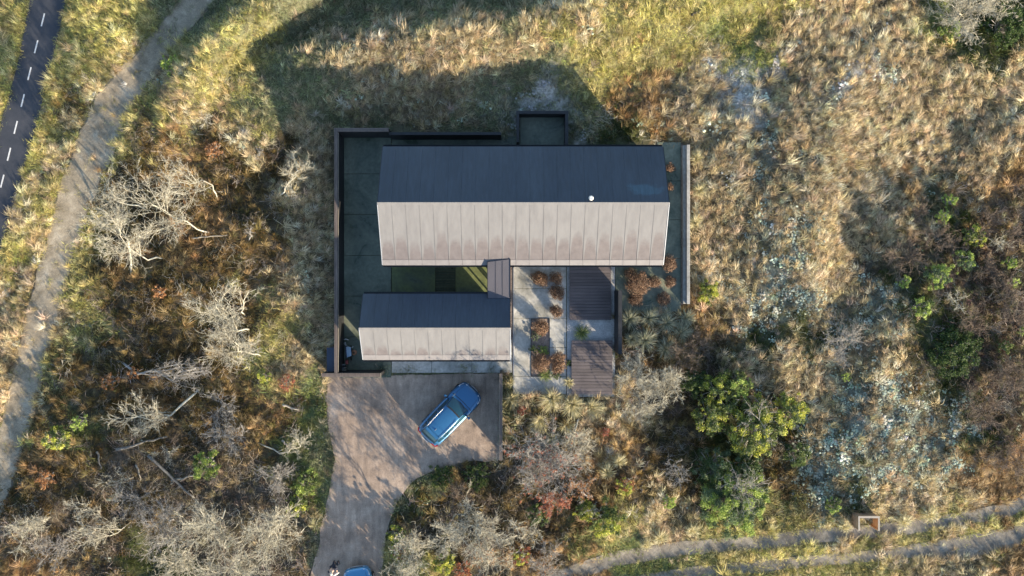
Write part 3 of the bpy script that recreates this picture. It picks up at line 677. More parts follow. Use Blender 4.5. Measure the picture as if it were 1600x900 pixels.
# lane screen (three sided)
bz = 1.05
root = empty('bin_screen', (*P(1350, 812), 0)); root.location = (0, 0, 0)
tag(root, 'open topped three sided wooden bin screen with pale cap beside the lane', 'screen')
x0, x1, y0, y1 = kx(1341.5, bz), kx(1373.5, bz), ky(829, bz), ky(807, bz)
gz = float(ground_h((x0 + x1) / 2, (y0 + y1) / 2)) - .1
for k in range(7):
    z0 = gz + (bz - gz) * k / 7; z1 = gz + (bz - gz) * (k + 1) / 7 - .015
    box('plank', M['bench_wood'], root, x0, x0 + .03, y0, y1, z0, z1); box('plank', M['orange_wood'], root, x1 - .03, x1, y0, y1, z0, z1); box('plank', M['bench_wood'], root, x0 + .032, x1 - .032, y1 - .03, y1, z0, z1)
for (a, b_) in ((x0 + .035, y0 + .01), (x1 - .115, y0 + .01), (x0 + .035, y1 - .12), (x1 - .115, y1 - .12)): box('post', M['orange_wood'], root, a, a + .08, b_, b_ + .08, gz, bz - .003)
box('cap_board', M['rim'], root, x0 - .03, x0 + .07, y0, y1 - .102, bz, bz + .035); box('cap_board', M['rim'], root, x1 - .07, x1 + .03, y0, y1 - .102, bz, bz + .035); box('cap_board', M['rim'], root, x0 - .03, x1 + .03, y1 - .1, y1 + .03, bz, bz + .035)
# ================================================================== ground cover scattered over the dune
def tuft_mesh(name, nb, l0, l1, spread, t0, t1, w, droop, mat, bias=0.0):
    V = []; Q = []; T = []
    for k in range(nb):
        az = random.gauss(1.57, .75) if (bias and random.random() < .75) else random.uniform(0, 6.283); tilt = R(random.uniform(t0, t1)); L = random.uniform(l0, l1)
        b = Vector((random.gauss(0, spread), random.gauss(0, spread), -.03))
        d = Vector((math.cos(az) * math.sin(tilt), math.sin(az) * math.sin(tilt) + bias, math.cos(tilt))).normalized()
        s = Vector((-math.sin(az), math.cos(az), random.uniform(-.5, .5))).normalized() * w * random.uniform(.7, 1.3)
        m = b + d * L * .55; t = m + (d + Vector((0, 0, -droop * random.uniform(.5, 1.5)))).normalized() * L * .5
        i = len(V); V += [b - s * .5, b + s * .5, m + s * .4, m - s * .4, t]
        Q.append((i, i + 1, i + 2, i + 3)); T.append((i + 3, i + 2, i + 4))
    me = npmesh(name, [tuple(v) for v in V], tris=T, quads=Q); me.materials.append(M[mat]); return me
def leafball_mesh(name, n, r, size, mat, flat=.6, up=0.0):
    V = []; Q = []
    for k in range(n):
        d = Vector((random.gauss(0, 1), random.gauss(0, 1), abs(random.gauss(0, 1)) + up)).normalized()
        p = Vector((d.x * r, d.y * r, d.z * r * flat)) * random.uniform(.55, 1.08)
        a = Vector((random.gauss(0, 1), random.gauss(0, 1), random.gauss(0, .6))).normalized(); c = a.cross(d + Vector((random.gauss(0, .5), random.gauss(0, .5), random.gauss(0, .5)))).normalized()
        s = size * random.uniform(.6, 1.3); i = len(V)
        V += [p - a * s, p - c * s * .5, p + a * s, p + c * s * .5]; Q.append((i, i + 1, i + 2, i + 3))
    me = npmesh(name, [tuple(v) for v in V], quads=Q); me.materials.append(M[mat]); return me
def cushion_mesh(name, mat):
    V = []; Fc = []
    for _ in range(16):
        bm = bmesh.new(); bmesh.ops.create_icosphere(bm, subdivisions=1, radius=1)
        cx, cy = random.gauss(0, .11), random.gauss(0, .11); r = random.uniform(.02, .065)
        for v in bm.verts:
            v.co *= r * random.uniform(.7, 1.3); v.co.z *= .55; v.co += Vector((cx, cy, .02))
        b = len(V); bm.verts.ensure_lookup_table(); V += [v.co.copy() for v in bm.verts]; Fc += [tuple(b + v.index for v in f.verts) for f in bm.faces]; bm.free()
    me = pymesh(name, V, Fc); me.materials.append(M[mat]); return me
def twig_mesh(name, n, L0, L1, r, mat):
    V = []; Q = []
    for k in range(n):
        p = Vector((random.gauss(0, .22), random.gauss(0, .22), random.uniform(.02, .16))); az = random.uniform(0, 6.283)
        d = Vector((math.cos(az), math.sin(az), random.uniform(-.1, .3))); L = random.uniform(L0, L1)
        for s in range(3):
            e = p + d.normalized() * L / 3; sd = Vector((-d.y, d.x, 0)).normalized() * r; u = Vector((0, 0, r))
            i = len(V); V += [p - sd, p + sd, e + sd * .8, e - sd * .8, p + u * 1.5, e + u * 1.3]
            Q += [(i, i + 4, i + 5, i + 3), (i + 4, i + 1, i + 2, i + 5)]
            p = e; d = d + Vector((random.gauss(0, .3), random.gauss(0, .3), random.gauss(0, .15)))
    me = npmesh(name, [tuple(v) for v in V], quads=Q); me.materials.append(M[mat]); return me

def scatter(name, label, pts, rot, scl, tint, pick, sources):
    n = len(pts); me = bpy.data.meshes.new(name); me.vertices.add(n); me.vertices.foreach_set('co', np.asarray(pts, np.float32).ravel())
    for nm, ty, dat in (('rot', 'FLOAT_VECTOR', rot), ('scl', 'FLOAT_VECTOR', scl)):
        a = me.attributes.new(nm, ty, 'POINT'); a.data.foreach_set('vector', np.asarray(dat, np.float32).ravel())
    a = me.attributes.new('tint', 'FLOAT_COLOR', 'POINT'); a.data.foreach_set('color', np.concatenate([tint, np.ones((n, 1))], 1).astype(np.float32).ravel())
    a = me.attributes.new('pick', 'INT', 'POINT'); a.data.foreach_set('value', np.asarray(pick, np.int32))
    me.update()
    o = link(name, me)
    col = bpy.data.collections.new(name + '_kinds')
    for i, s in enumerate(sources):
        so_ = bpy.data.objects.new('%s_kind_%02d' % (name, i), s); col.objects.link(so_)
    ng = bpy.data.node_groups.new(name, 'GeometryNodeTree')
    ng.interface.new_socket('Geometry', in_out='INPUT', socket_type='NodeSocketGeometry'); ng.interface.new_socket('Geometry', in_out='OUTPUT', socket_type='NodeSocketGeometry')
    gi = ng.nodes.new('NodeGroupInput'); go = ng.nodes.new('NodeGroupOutput')
    ip = ng.nodes.new('GeometryNodeInstanceOnPoints'); ci = ng.nodes.new('GeometryNodeCollectionInfo')
    ci.inputs['Collection'].default_value = col; ci.inputs['Separate Children'].default_value = True; ci.inputs['Reset Children'].default_value = True
    mp = ng.nodes.new('GeometryNodeMeshToPoints')
    ip.inputs['Pick Instance'].default_value = True
    def attr(nm, ty):
        a = ng.nodes.new('GeometryNodeInputNamedAttribute'); a.data_type = ty; a.inputs[0].default_value = nm; return a.outputs[0]
    e2r = ng.nodes.new('FunctionNodeEulerToRotation')
    ng.links.new(attr('rot', 'FLOAT_VECTOR'), e2r.inputs[0]); ng.links.new(e2r.outputs[0], ip.inputs['Rotation'])
    ng.links.new(attr('scl', 'FLOAT_VECTOR'), ip.inputs['Scale']); ng.links.new(attr('pick', 'INT'), ip.inputs['Instance Index'])
    ng.links.new(gi.outputs[0], mp.inputs[0]); ng.links.new(mp.outputs[0], ip.inputs['Points']); ng.links.new(ci.outputs[0], ip.inputs['Instance']); ng.links.new(ip.outputs[0], go.inputs[0])
    md = o.modifiers.new('scatter', 'NODES'); md.node_group = ng
    tag(o, label, kind='stuff'); return o

# kinds of cover per zone: long tufts, short tufts, heath domes, lichen cushions, dead twigs  (per square metre)
DENS = dict(y=(8.0, 30, 0, 0, 0), s=(21, 10, .5, .3, .3), e=(3.5, 30, 0, 0, .05), g=(1, 22, .6, 0, .2), w=(2.6, 8, 0, 3.2, .3), h=(4.5, 8, 6.5, .0, 2.6), o=(11, 11, 2.5, 0, .9), m=(6, 7, 2.0, 14, .5), b=(4, 5, 7, .2, 4), d=(.8, 5, 9, .1, .6), k=(3, 5, 5.5, .1, 6))
PAL_L = dict(y=[(.76, .68, .33), (.64, .60, .24), (.84, .74, .42)], s=[(.86, .72, .50), (.78, .63, .40), (.94, .82, .62), (.62, .50, .30)], e=[(.44, .42, .27), (.54, .48, .34)], g=[(.44, .44, .18)], w=[(.66, .60, .50)],
 h=[(.36, .26, .11), (.22, .18, .07), (.46, .34, .17)], o=[(.55, .36, .18), (.50, .36, .17), (.66, .48, .27)], m=[(.60, .50, .32), (.42, .36, .24)], b=[(.36, .28, .17), (.22, .22, .11)], d=[(.20, .22, .08)], k=[(.40, .33, .21), (.30, .25, .15)])
PAL_S = dict(y=[(.52, .50, .18), (.62, .56, .25), (.42, .44, .14)], s=[(.46, .38, .22), (.30, .27, .15), (.38, .34, .15)], e=[(.32, .36, .20), (.41, .40, .26), (.25, .30, .15)], g=[(.24, .29, .09), (.36, .38, .13), (.17, .20, .08)], w=[(.56, .54, .46), (.46, .45, .38)],
 h=[(.14, .11, .045), (.20, .14, .05), (.10, .11, .035)], o=[(.38, .23, .10), (.28, .20, .08)], m=[(.25, .23, .14), (.34, .28, .18)], b=[(.18, .13, .08)], d=[(.09, .12, .03), (.13, .15, .04)], k=[(.24, .21, .13)])
PAL_H = dict(y=[(.2, .2, .08)], s=[(.20, .18, .08), (.26, .20, .12)], e=[(.12, .14, .06)], g=[(.14, .20, .05)], w=[(.25, .25, .15)], h=[(.085, .065, .027), (.055, .06, .022), (.12, .08, .03), (.19, .125, .04)], o=[(.24, .14, .06), (.18, .12, .05)], m=[(.13, .11, .07), (.10, .10, .05)], b=[(.15, .10, .08), (.09, .075, .045), (.18, .12, .09), (.08, .10, .035)], d=[(.05, .07, .018), (.08, .10, .025)], k=[(.15, .12, .08), (.10, .09, .05)])
DRV = blur(poly_mask(MX, MY, W(DRIVE)).astype(float), 2, 2)
EDGE = blur((CODE == 2).astype(float), 3, 2); MID = np.zeros(MX.shape)
for _i in range(len(TRACK) - 1):
    (a0, b0, w0), (a1, b1, w1) = TRACK[_i], TRACK[_i + 1]
    MID[poly_mask(MX, MY, W([(a0 - 5, b0), (a0 + 5, b0), (a1 + 5, b1), (a1 - 5, b1)]))] = 1
def cover(kind, xy_n, extent=(-37.5, 37.5, -22.5, 22.5)):
    x0, x1, y0, y1 = extent; n = int((x1 - x0) * (y1 - y0) * xy_n)
    x = RNG.uniform(x0, x1, n); y = RNG.uniform(y0, y1, n); zi = zone(x, y)
    d = np.array([DENS[k][kind] for k in KEYS])[zi] / xy_n
    # patchy growth: open and dense places
    pn = .5 + .5 * np.sin(x * 1.7 + 2 * np.sin(y * .9)) * np.sin(y * 1.9 + 1.7 * np.sin(x * 1.1)); pn2 = .5 + .5 * np.sin(x * 4.1 + 3 * np.sin(y * 2.3)) * np.sin(y * 4.7 + 2 * np.sin(x * 3.1))
    d = d * (.35 + 1.2 * pn * (kind != 1) + .65 * (kind == 1)) * (.45 + 1.1 * pn2)
    c = samp(CODE, x, y, True); weed = (kind == 1) * np.clip(.75 - samp(DRV, x, y), 0, 1) * (samp(DRV, x, y) > .02) * (pn2 > .5); d = np.where(c == 1, d * weed * (x < -1), d)
    em = samp(EDGE, x, y); d = np.where(c == 2, d * np.clip(1.35 - em * 1.9, .02, 1) * (kind < 2) + .9 * (kind == 1) * (samp(MID, x, y) > .5) * (pn2 > .45) * 6 / xy_n * 1., d)
    if kind == 0:  # keep long arching grass a blade length off the paving
        near = samp(blur((CODE == 1).astype(float), 2, 1), x, y); d = np.where((near > .25) & (samp(DRV, x, y) < .02), d * .25, d)
    k = RNG.random(n) < d
    return x[k], y[k], zi[k]
def tints(zi, PAL, var=.16):
    out = np.zeros((len(zi), 3))
    for i, k in enumerate(KEYS):
        m = zi == i
        if m.any():
            p = np.array(PAL[k]); out[m] = p[RNG.integers(0, len(p), m.sum())]
    return np.clip(out * (1 + RNG.normal(0, var, (len(zi), 1))) * (1 + RNG.normal(0, .04, (len(zi), 3))), .01, .95)
LONG = [tuft_mesh('long_tuft', 40, .45, 1.0, .06, 12, 68, .021, .8, 'blade', .2) for _ in range(6)]
SHORT = [tuft_mesh('short_tuft', 24, .12, .30, .10, 5, 70, .015, .6, 'blade', .1) for _ in range(5)]
HEATH = [leafball_mesh('heath_dome', 130, random.uniform(.16, .26), .024, 'sprig', .8) for _ in range(5)]
CUSH = [cushion_mesh('lichen_cushion', 'lichen') for _ in range(4)]
TWIG = [twig_mesh('twig_litter', 14, .25, .75, .008, 'litter') for _ in range(5)]
def macro(x, y):
    return 1 + .22 * np.sin(x * .9 + 2 * np.sin(y * .7) + 1) * np.sin(y * 1.3 + 2 * np.sin(x * .5)) + .16 * np.sin(x * 2.9 + 3 * np.sin(y * 1.9)) * np.sin(y * 2.3 + 2 * np.sin(x * 2.2))
def place(name, label, kind, dens, sources, PAL, s0, s1, lean, sink=0.0, flat=None):
    x, y, zi = cover(kind, dens); n = len(x)
    yaw = RNG.uniform(0, 6.283, n)
    if kind == 0: # the wind combs the long grass: headings drift slowly over the dune
        yaw = .5 * np.sin(x * .21 + 1) + .6 * np.sin(y * .3 + x * .1) - .25 + RNG.normal(0, .55, n)
    rot = np.stack([RNG.normal(0, lean, n), RNG.normal(0, lean, n), yaw], 1)
    s = RNG.uniform(s0, s1, n) * np.exp(RNG.normal(0, .17, n)); scl = np.stack([s, s, s * RNG.uniform(.8, 1.15, n)], 1)
    scatter(name, label, np.stack([x, y, ground_h(x, y) - sink], 1), rot, scl, np.clip(tints(zi, PAL) * macro(x, y)[:, None], .01, 1), RNG.integers(0, len(sources), n), sources)
    return n
cnt = [place('marram_grass', 'long arching dry marram grass over the dune', 0, 32, LONG, PAL_L, .36, .84, .2),
       place('short_grass', 'short green and straw coloured grass turf', 1, 40, SHORT, PAL_S, .7, 1.4, .12),
       place('heath_cover', 'low dark heath and bramble undergrowth', 2, 20, HEATH, PAL_H, .7, 1.6, .15),
       place('reindeer_lichen', 'pale mint reindeer lichen cushions among the grass', 3, 20, CUSH, {k: [(.36, .42, .32), (.45, .50, .39), (.55, .57, .45)] if k != 'w' else [(.46, .46, .43)] for k in KEYS}, .6, 1.5, .1),
       place('twig_litter', 'dead twigs and fallen branches in the undergrowth', 4, 12, TWIG, {k: [(.42, .36, .30), (.24, .19, .15), (.56, .50, .42)] for k in KEYS}, .45, 1.05, .1)]
print('COVER', cnt)
# ================================================================== trees, shrubs and tussocks (each a thing of its own)
def seg_mesh(name, segs, mat, n=3):
    """segs: array rows (x0,y0,z0,r0,x1,y1,z1,r1) -> joined tapered prisms"""
    S = np.array(segs, float); p = S[:, 0:3]; q = S[:, 4:7]; d = q - p; L = np.linalg.norm(d, axis=1, keepdims=True) + 1e-9; d = d / L
    up = np.where(np.abs(d[:, 2:3]) < .9, np.array([[0, 0, 1.]]), np.array([[1., 0, 0]]))
    a = np.cross(d, up); a /= np.linalg.norm(a, axis=1, keepdims=True); c = np.cross(d, a)
    V = np.zeros((len(S), 2 * n, 3))
    for k in range(n):
        t = 2 * math.pi * k / n; o = a * math.cos(t) + c * math.sin(t)
        V[:, k] = p + o * S[:, 3:4]; V[:, n + k] = q + o * S[:, 7:8]
    base = (np.arange(len(S)) * 2 * n)[:, None]
    Q = np.concatenate([base + np.array([[k, (k + 1) % n, n + (k + 1) % n, n + k]]) for k in range(n)], 0)
    me = npmesh(name, V.reshape(-1, 3), quads=Q); me.materials.append(mat); return me
def curve_segs(out, p, d, L, r0, r1, n, wob, grav, rnd):
    pts = [p.copy()]; dirs = []
    for i in range(n):
        d = (d + Vector((rnd.gauss(0, wob), rnd.gauss(0, wob), rnd.gauss(0, wob) + grav))).normalized()
        e = p + d * (L / n); ra = r0 + (r1 - r0) * i / n; rb = r0 + (r1 - r0) * (i + 1) / n
        out.append((*p, ra, *e, rb)); p = e; pts.append(p.copy()); dirs.append(d.copy())
    return pts, dirs
def crown_segs(rnd, base, top, Rm, flat, dens=1.0, depth=3, thick=1.0, wob=.22, side=1.0):
    """bare crown: limbs leave the stem and fill a dome of radius Rm round the top"""
    trunk, twigs = [], []
    base = Vector(base); top = Vector(top); ax = top - base; Ht = ax.length
    npt = 7; P_ = []
    bend = Vector((rnd.gauss(0, .12), rnd.gauss(0, .12), 0)) * Ht
    for i in range(npt + 1):
        t = i / npt; P_.append(base + ax * t + bend * math.sin(t * math.pi) + Vector((rnd.gauss(0, .03), rnd.gauss(0, .03), 0)) * Ht * (0 < i < npt))
    r0 = (.018 + .0085 * Ht) * thick
    for i in range(npt): trunk.append((*P_[i], r0 * (1 - .75 * i / npt), *P_[i + 1], r0 * (1 - .75 * (i + 1) / npt)))
    nb = int(rnd.randint(9, 12) * max(.7, min(1.3, Rm / 1.4)))
    for b in range(nb):
        t = rnd.uniform(.35, 1.0); i = min(npt - 1, int(t * npt)); p = P_[i].lerp(P_[i + 1], t * npt - i)
        az = 6.283 * (b * .382 + rnd.uniform(-.08, .08)); rr = Rm * rnd.uniform(.55, 1.0)
        tgt = top + Vector((math.cos(az) * rr, math.sin(az) * rr * side, rnd.uniform(-.35, .35) * Rm * flat + .1))
        d = (tgt - p); L = d.length; rb = r0 * rnd.uniform(.28, .45)
        pts, dirs = curve_segs(trunk, p, (d.normalized() + Vector((0, 0, .25))).normalized(), L, rb, rb * .3, 6, wob * .5, -.02, rnd)
        n2 = int(rnd.randint(8, 11) * dens)
        for s in range(n2):
            k = rnd.randint(1, 5); pp = pts[k].lerp(pts[k + 1], rnd.random()) if k < 6 else pts[6]
            dd = (dirs[min(k, 5)] + Vector((rnd.gauss(0, .75), rnd.gauss(0, .75), rnd.gauss(.1, .45)))).normalized()
            L2 = Rm * rnd.uniform(.28, .6); r2 = max(.008, rb * .35)
            p2, d2 = curve_segs(twigs, pp, dd, L2, r2, .006, 4, wob, rnd.uniform(-.05, .08), rnd)
            if depth > 2:
                for q_ in range(int(rnd.randint(5, 8) * dens)):
                    k2 = rnd.randint(0, 3); d3 = (d2[k2] + Vector((rnd.gauss(0, .7), rnd.gauss(0, .7), rnd.gauss(.05, .4)))).normalized()
                    curve_segs(twigs, p2[k2].lerp(p2[k2 + 1], rnd.random()), d3, Rm * rnd.uniform(.10, .26), .0085, .005, 3, wob * 1.2, 0, rnd)
    return trunk, twigs
def gz_at(x, y): return float(ground_h(x, y))
def leaves_mesh(name, rnd_seed, centres, n_per, size, mat, shell=.75, cup=.8):
    """leaf quads spread through lumps: array (x,y,z,r)"""
    g = np.random.default_rng(rnd_seed); C = np.array(centres, float); k = np.repeat(np.arange(len(C)), n_per if np.isscalar(n_per) else n_per)
    n = len(k); d = g.normal(size=(n, 3)); d[:, 2] = np.abs(d[:, 2]) * 1.0 - .25; d /= np.linalg.norm(d, axis=1, keepdims=True)
    rad = C[k, 3:4] * (shell + (1.3 - shell) * g.random((n, 1)) ** 1.4)
    p = C[k, :3] + d * rad * np.array([1, 1, cup])
    a = g.normal(size=(n, 3)) * np.array([1, 1, .5]); a /= np.linalg.norm(a, axis=1, keepdims=True)
    nn = d + g.normal(size=(n, 3)) * .6; c = np.cross(a, nn); c /= np.linalg.norm(c, axis=1, keepdims=True) + 1e-9
    s = size * g.uniform(.6, 1.35, (n, 1))
    V = np.stack([p - a * s, p - c * s * .6, p + a * s, p + c * s * .6], 1).reshape(-1, 3)
    me = npmesh(name, V, quads=np.arange(n * 4).reshape(n, 4)); me.materials.append(M[mat]); return me
SEED = [100]
def nextseed(): SEED[0] += 1; return SEED[0]
def bare_tree(name, label, bx, by, cx, cy, rpx, h, mat='bark_pale', dens=1.0, thick=1.0, cat='tree', group='bare trees and shrubs', leaf=None, nleaf=0, flat=.55, side=1.0, wob=.22, seed=None):
    rnd = random.Random(seed or nextseed()); x0, y0 = P(bx, by, 0); g = gz_at(x0, y0); x1, y1 = P(cx, cy, h + g); Rm = rpx / 24.0 * (CAM_H - h) / CAM_H
    tr, tw = crown_segs(rnd, (0, 0, -.15), (x1 - x0, y1 - y0, h * .86), Rm, flat, dens, thick=thick, side=side, wob=wob)
    root = empty(name, (x0, y0, g)); tag(root, label, cat, group)
    t = link('trunk', seg_mesh('trunk', tr, M[mat], 5), None, root)
    link('twigs', seg_mesh('twigs', tw, M[mat], 3), None, root)
    if leaf:
        pts = rnd.sample(tw, min(len(tw), max(8, nleaf // 12)))
        link('leaves', leaves_mesh('leaves', SEED[0], [(s[4], s[5], s[6] + .02, .10) for s in pts], 12, .035, leaf, .2), None, root)
    return root
def leafy(name, label, px, py, rpx, h, mat, mat2=None, lumps=None, size=.055, density=1.0, cat='shrub', group='leafy green shrubs', twig=None, aspect=1.0, shell=.35):
    rnd = random.Random(nextseed()); rpx = rpx * (1.15 if mat == 'leaf_lime' else 1); h0 = h * .6; density = density * (.8 if rpx > 30 else 1)
    x0, y0 = P(px, py, h0); g = gz_at(x0, y0); Rm = rpx / 24.0 * (CAM_H - h0) / CAM_H
    root = empty(name, (x0, y0, g)); tag(root, label, cat, group)
    nl = int((lumps or max(4, int(9 * Rm ** 1.3 + 4))) * 3.0); C = []; segs = []
    for i in range(nl):
        a = i * 2.4 + rnd.uniform(-.4, .4); q = math.sqrt((i + .5) / nl) * rnd.uniform(.75, 1.02); lr = Rm * rnd.uniform(.07, .20) / max(1, Rm ** .35)
        rr = max(0, Rm * rnd.uniform(.85, 1.12) - lr * .8) * q
        z = max(lr * .5, h * (1 - .5 * q * q) * rnd.uniform(.65, 1.0) - lr * .5); lr = max(lr, .06); C.append((math.cos(a) * rr, math.sin(a) * rr * aspect, z * rnd.uniform(.75, 1.1), lr))
        st = Vector((rnd.gauss(0, .05), rnd.gauss(0, .05), -.1)); en = Vector(C[-1][:3]); mid = st.lerp(en, .5) + Vector((rnd.gauss(0, .1), rnd.gauss(0, .1), .15 * h))
        r_ = .012 + .010 * h
        segs += [(*st, r_, *mid, r_ * .7), (*mid, r_ * .7, *en, r_ * .3)]
        for _ in range(4):
            e2 = en + Vector((rnd.gauss(0, 1), rnd.gauss(0, 1), rnd.uniform(-.2, 1))).normalized() * lr * 1.05; segs.append((*en, r_ * .3, *e2, .005))
    link('stems', seg_mesh('stems', segs, M[twig or 'bark_grey'], 4), None, root)
    n_each = [max(20, int(density * 2.0 * c[3] ** 2 * 6.28 / (size * size * 1.2))) for c in C]
    if mat2:
        k = [i for i in range(nl) if rnd.random() < .5] or [0]; o = [i for i in range(nl) if i not in k] or [1]
        link('foliage', leaves_mesh('foliage', SEED[0], [C[i] for i in o], np.array([n_each[i] for i in o]), size, mat, shell), None, root)
        link('foliage', leaves_mesh('foliage', SEED[0] + 999, [C[i] for i in k], np.array([n_each[i] for i in k]), size, mat2, shell), None, root)
    else: link('foliage', leaves_mesh('foliage', SEED[0], C, np.array(n_each), size, mat, shell), None, root)
    if twig:  # dead pale branchlets standing out of the foliage
        tw = []
        for c in rnd.sample(C, max(2, nl // 3)):
            for _ in range(7):
                curve_segs(tw, Vector(c[:3]), Vector((rnd.gauss(0, 1), rnd.gauss(0, 1), rnd.uniform(.3, 1))).normalized(), c[3] * rnd.uniform(1.2, 1.8), .012, .005, 4, .3, 0, rnd)
        link('dead_branches', seg_mesh('dead_branches', tw, M['bark_pale'], 3), None, root)
    return root
def tussock(label, px, py, rpx, h, mat='straw', nb=130, lean=(0, 0), group='grass tussocks', w=.016):
    rnd = random.Random(nextseed()); x0, y0 = P(px, py, .1); g = gz_at(x0, y0); Rm = rpx / 24.0; V = []; Q = []; T = []
    for k in range(nb):
        az = rnd.uniform(0, 6.283); out = Rm * math.sqrt(rnd.uniform(.04, 1)); b = Vector((rnd.gauss(0, .05), rnd.gauss(0, .05), -.03)); z = h * rnd.uniform(.5, 1)
        t = Vector((math.cos(az) * out + lean[0] * Rm, math.sin(az) * out + lean[1] * Rm, z * (1 - .75 * out / Rm * rnd.uniform(.7, 1.2)) + .02)); m1 = b.lerp(t, .4) + Vector((0, 0, z * .45)); m2 = b.lerp(t, .75) + Vector((0, 0, z * .35))
        s = Vector((-math.sin(az), math.cos(az), rnd.uniform(-.4, .4))).normalized() * w * rnd.uniform(.6, 1.2)
        i = len(V); V += [b - s, b + s, m1 + s * .8, m1 - s * .8, m2 + s * .55, m2 - s * .55, t]
        Q += [(i, i + 1, i + 2, i + 3), (i + 3, i + 2, i + 4, i + 5)]; T.append((i + 5, i + 4, i + 6))
    me = npmesh('grass_tussock', [tuple(v) for v in V], tris=T, quads=Q); me.materials.append(M[mat])
    o = link('grass_tussock', me); o.location = (x0, y0, g); tag(o, label, 'grass tussock', group); return o

T = bare_tree
BT = 'bare trees and shrubs'
# --- left wood
T('bare_tree', 'largest pale bare tree with twigs reaching over the gravel track', 262, 405, 178, 355, 56, 4.6, dens=1.15, seed=501)
T('bare_tree', 'pale bare tree with a long straight trunk pointing right below the track bend', 335, 365, 228, 318, 60, 4.8, dens=1.15, seed=502)
T('bare_tree', 'pale bare tree with a curved trunk rising from the lower left of the track clump', 205, 435, 165, 320, 40, 4.2, dens=1.0, seed=503)
T('bare_tree', 'slender bare tree whose bare tip crosses onto the gravel track', 232, 330, 155, 285, 34, 4.0, dens=.7, seed=504)
T('bare_tree', 'grey bare tree with arching limbs at the upper right of the track clump', 340, 318, 272, 282, 42, 3.6, dens=.9, seed=505)
T('bare_tree', 'white twigged bare tree left of the fence with a forked upright crown', 392, 515, 330, 478, 50, 4.2, dens=1.15, thick=1.2, seed=506)
T('bare_tree', 'dense pale bare tree just below the white forked one left of the fence', 415, 560, 362, 535, 46, 3.6, dens=1.2, seed=507)
T('bare_sapling', 'thin curving bare sapling beside the rusty grass left of the fence', 385, 495, 397, 452, 18, 2.4, dens=.5, seed=508)
T('leaning_tree', 'pale bare tree toppled to the left with a fan of branches', 318, 600, 212, 652, 44, 1.6, dens=1.1, thick=1.6, side=.75, seed=509)
T('leaning_tree', 'grey bare tree lying towards the fence with feathery twigs', 166, 545, 305, 578, 36, 1.5, mat='bark_grey', dens=1.1, thick=1.4, side=.6, seed=510)
T('bare_shrub', 'bluish white bare shrub in the shade near the fence corner', 434, 315, 462, 265, 32, 2.6, mat='bark_pale', dens=.8, cat='shrub', seed=511)
T('bare_shrub', 'small pink grey bare shrub in the shade left of the fence', 388, 378, 388, 358, 14, 1.4, mat='bark_grey', dens=.5, cat='shrub', seed=512)
T('bare_shrub', 'small grey bare shrub on the dune foot above the bluish one', 405, 245, 403, 236, 12, 1.2, mat='bark_grey', dens=.5, cat='shrub', seed=513)
T('bare_shrub', 'low twiggy shrub in sunlit brown heath at the ridge foot', 328, 195, 322, 188, 16, 1.1, mat='bark_pale', dens=.6, cat='shrub', seed=514)
T('bare_shrub', 'tangled grey shrub right of the toppled tree', 345, 640, 338, 645, 34, 1.8, mat='bark_grey', cat='shrub', seed=515)
T('bare_shrub', 'tangled shrub of looping grey twigs above the bright green bush', 365, 675, 352, 680, 36, 1.8, mat='bark_grey', cat='shrub', dens=1.1, seed=516)
T('leaning_tree', 'thin pale tree lying flat with a bushy tip near the driveway edge', 395, 690, 470, 685, 26, 1.0, dens=1.0, side=.8, seed=517)
T('bare_shrub', 'brown twiggy shrub left of the driveway between pale tangles', 430, 745, 428, 748, 32, 1.6, mat='bark_grey', cat='shrub', seed=518)
T('bare_shrub', 'pale shrub with a curled crown right of the fallen birch trunks', 265, 712, 258, 705, 22, 1.4, cat='shrub', dens=.7, seed=519)
T('bare_tree', 'large pale olive bare tree at the bottom left of the driveway mouth', 350, 795, 318, 838, 56, 3.8, dens=1.35, seed=520)
T('bare_tree', 'large pale bare tree beside the driveway mouth at the frame bottom', 430, 800, 415, 845, 54, 3.6, dens=1.35, seed=521)
T('bare_tree', 'blue grey bare tree in a hollow left of the big olive ones', 262, 815, 245, 830, 44, 3.0, mat='bark_grey', dens=1.2, seed=522)
T('bare_shrub', 'pale feathery shrub lit by the sun at the far lower left', 62, 812, 40, 828, 34, 1.8, cat='shrub', dens=1.2, seed=523)
T('bare_shrub', 'grey feathery shrub below the pale one at the far lower left', 95, 845, 80, 862, 32, 1.6, mat='bark_grey', cat='shrub', dens=1.1, seed=524)
T('leaning_tree', 'pinkish bare tree lying down and left across rusty heath', 215, 790, 135, 830, 36, 1.2, dens=1.0, side=.6, seed=525)
T('bare_shrub', 'pale twig fan lying above the dark hollow at lower left', 210, 745, 175, 755, 26, 1.2, cat='shrub', dens=.7, seed=526)
T('bare_shrub', 'pale twig fan pointing left beside the rusty heath at lower left', 160, 795, 118, 800, 28, 1.1, cat='shrub', dens=.8, side=.5, seed=527)
T('bare_shrub', 'dark grey tangle in the middle of the hollow at lower left', 215, 770, 208, 782, 36, 1.3, mat='bark_grey', cat='shrub', dens=1.0, seed=528)
T('bare_tree', 'silvery bare tree leaning over the frame bottom left of the driveway mouth', 285, 860, 270, 888, 40, 3.0, dens=1.2, seed=529)
T('bare_tree', 'pale bare tree cut by the frame bottom under the large olive ones', 372, 870, 355, 898, 48, 3.0, dens=1.3, seed=530)
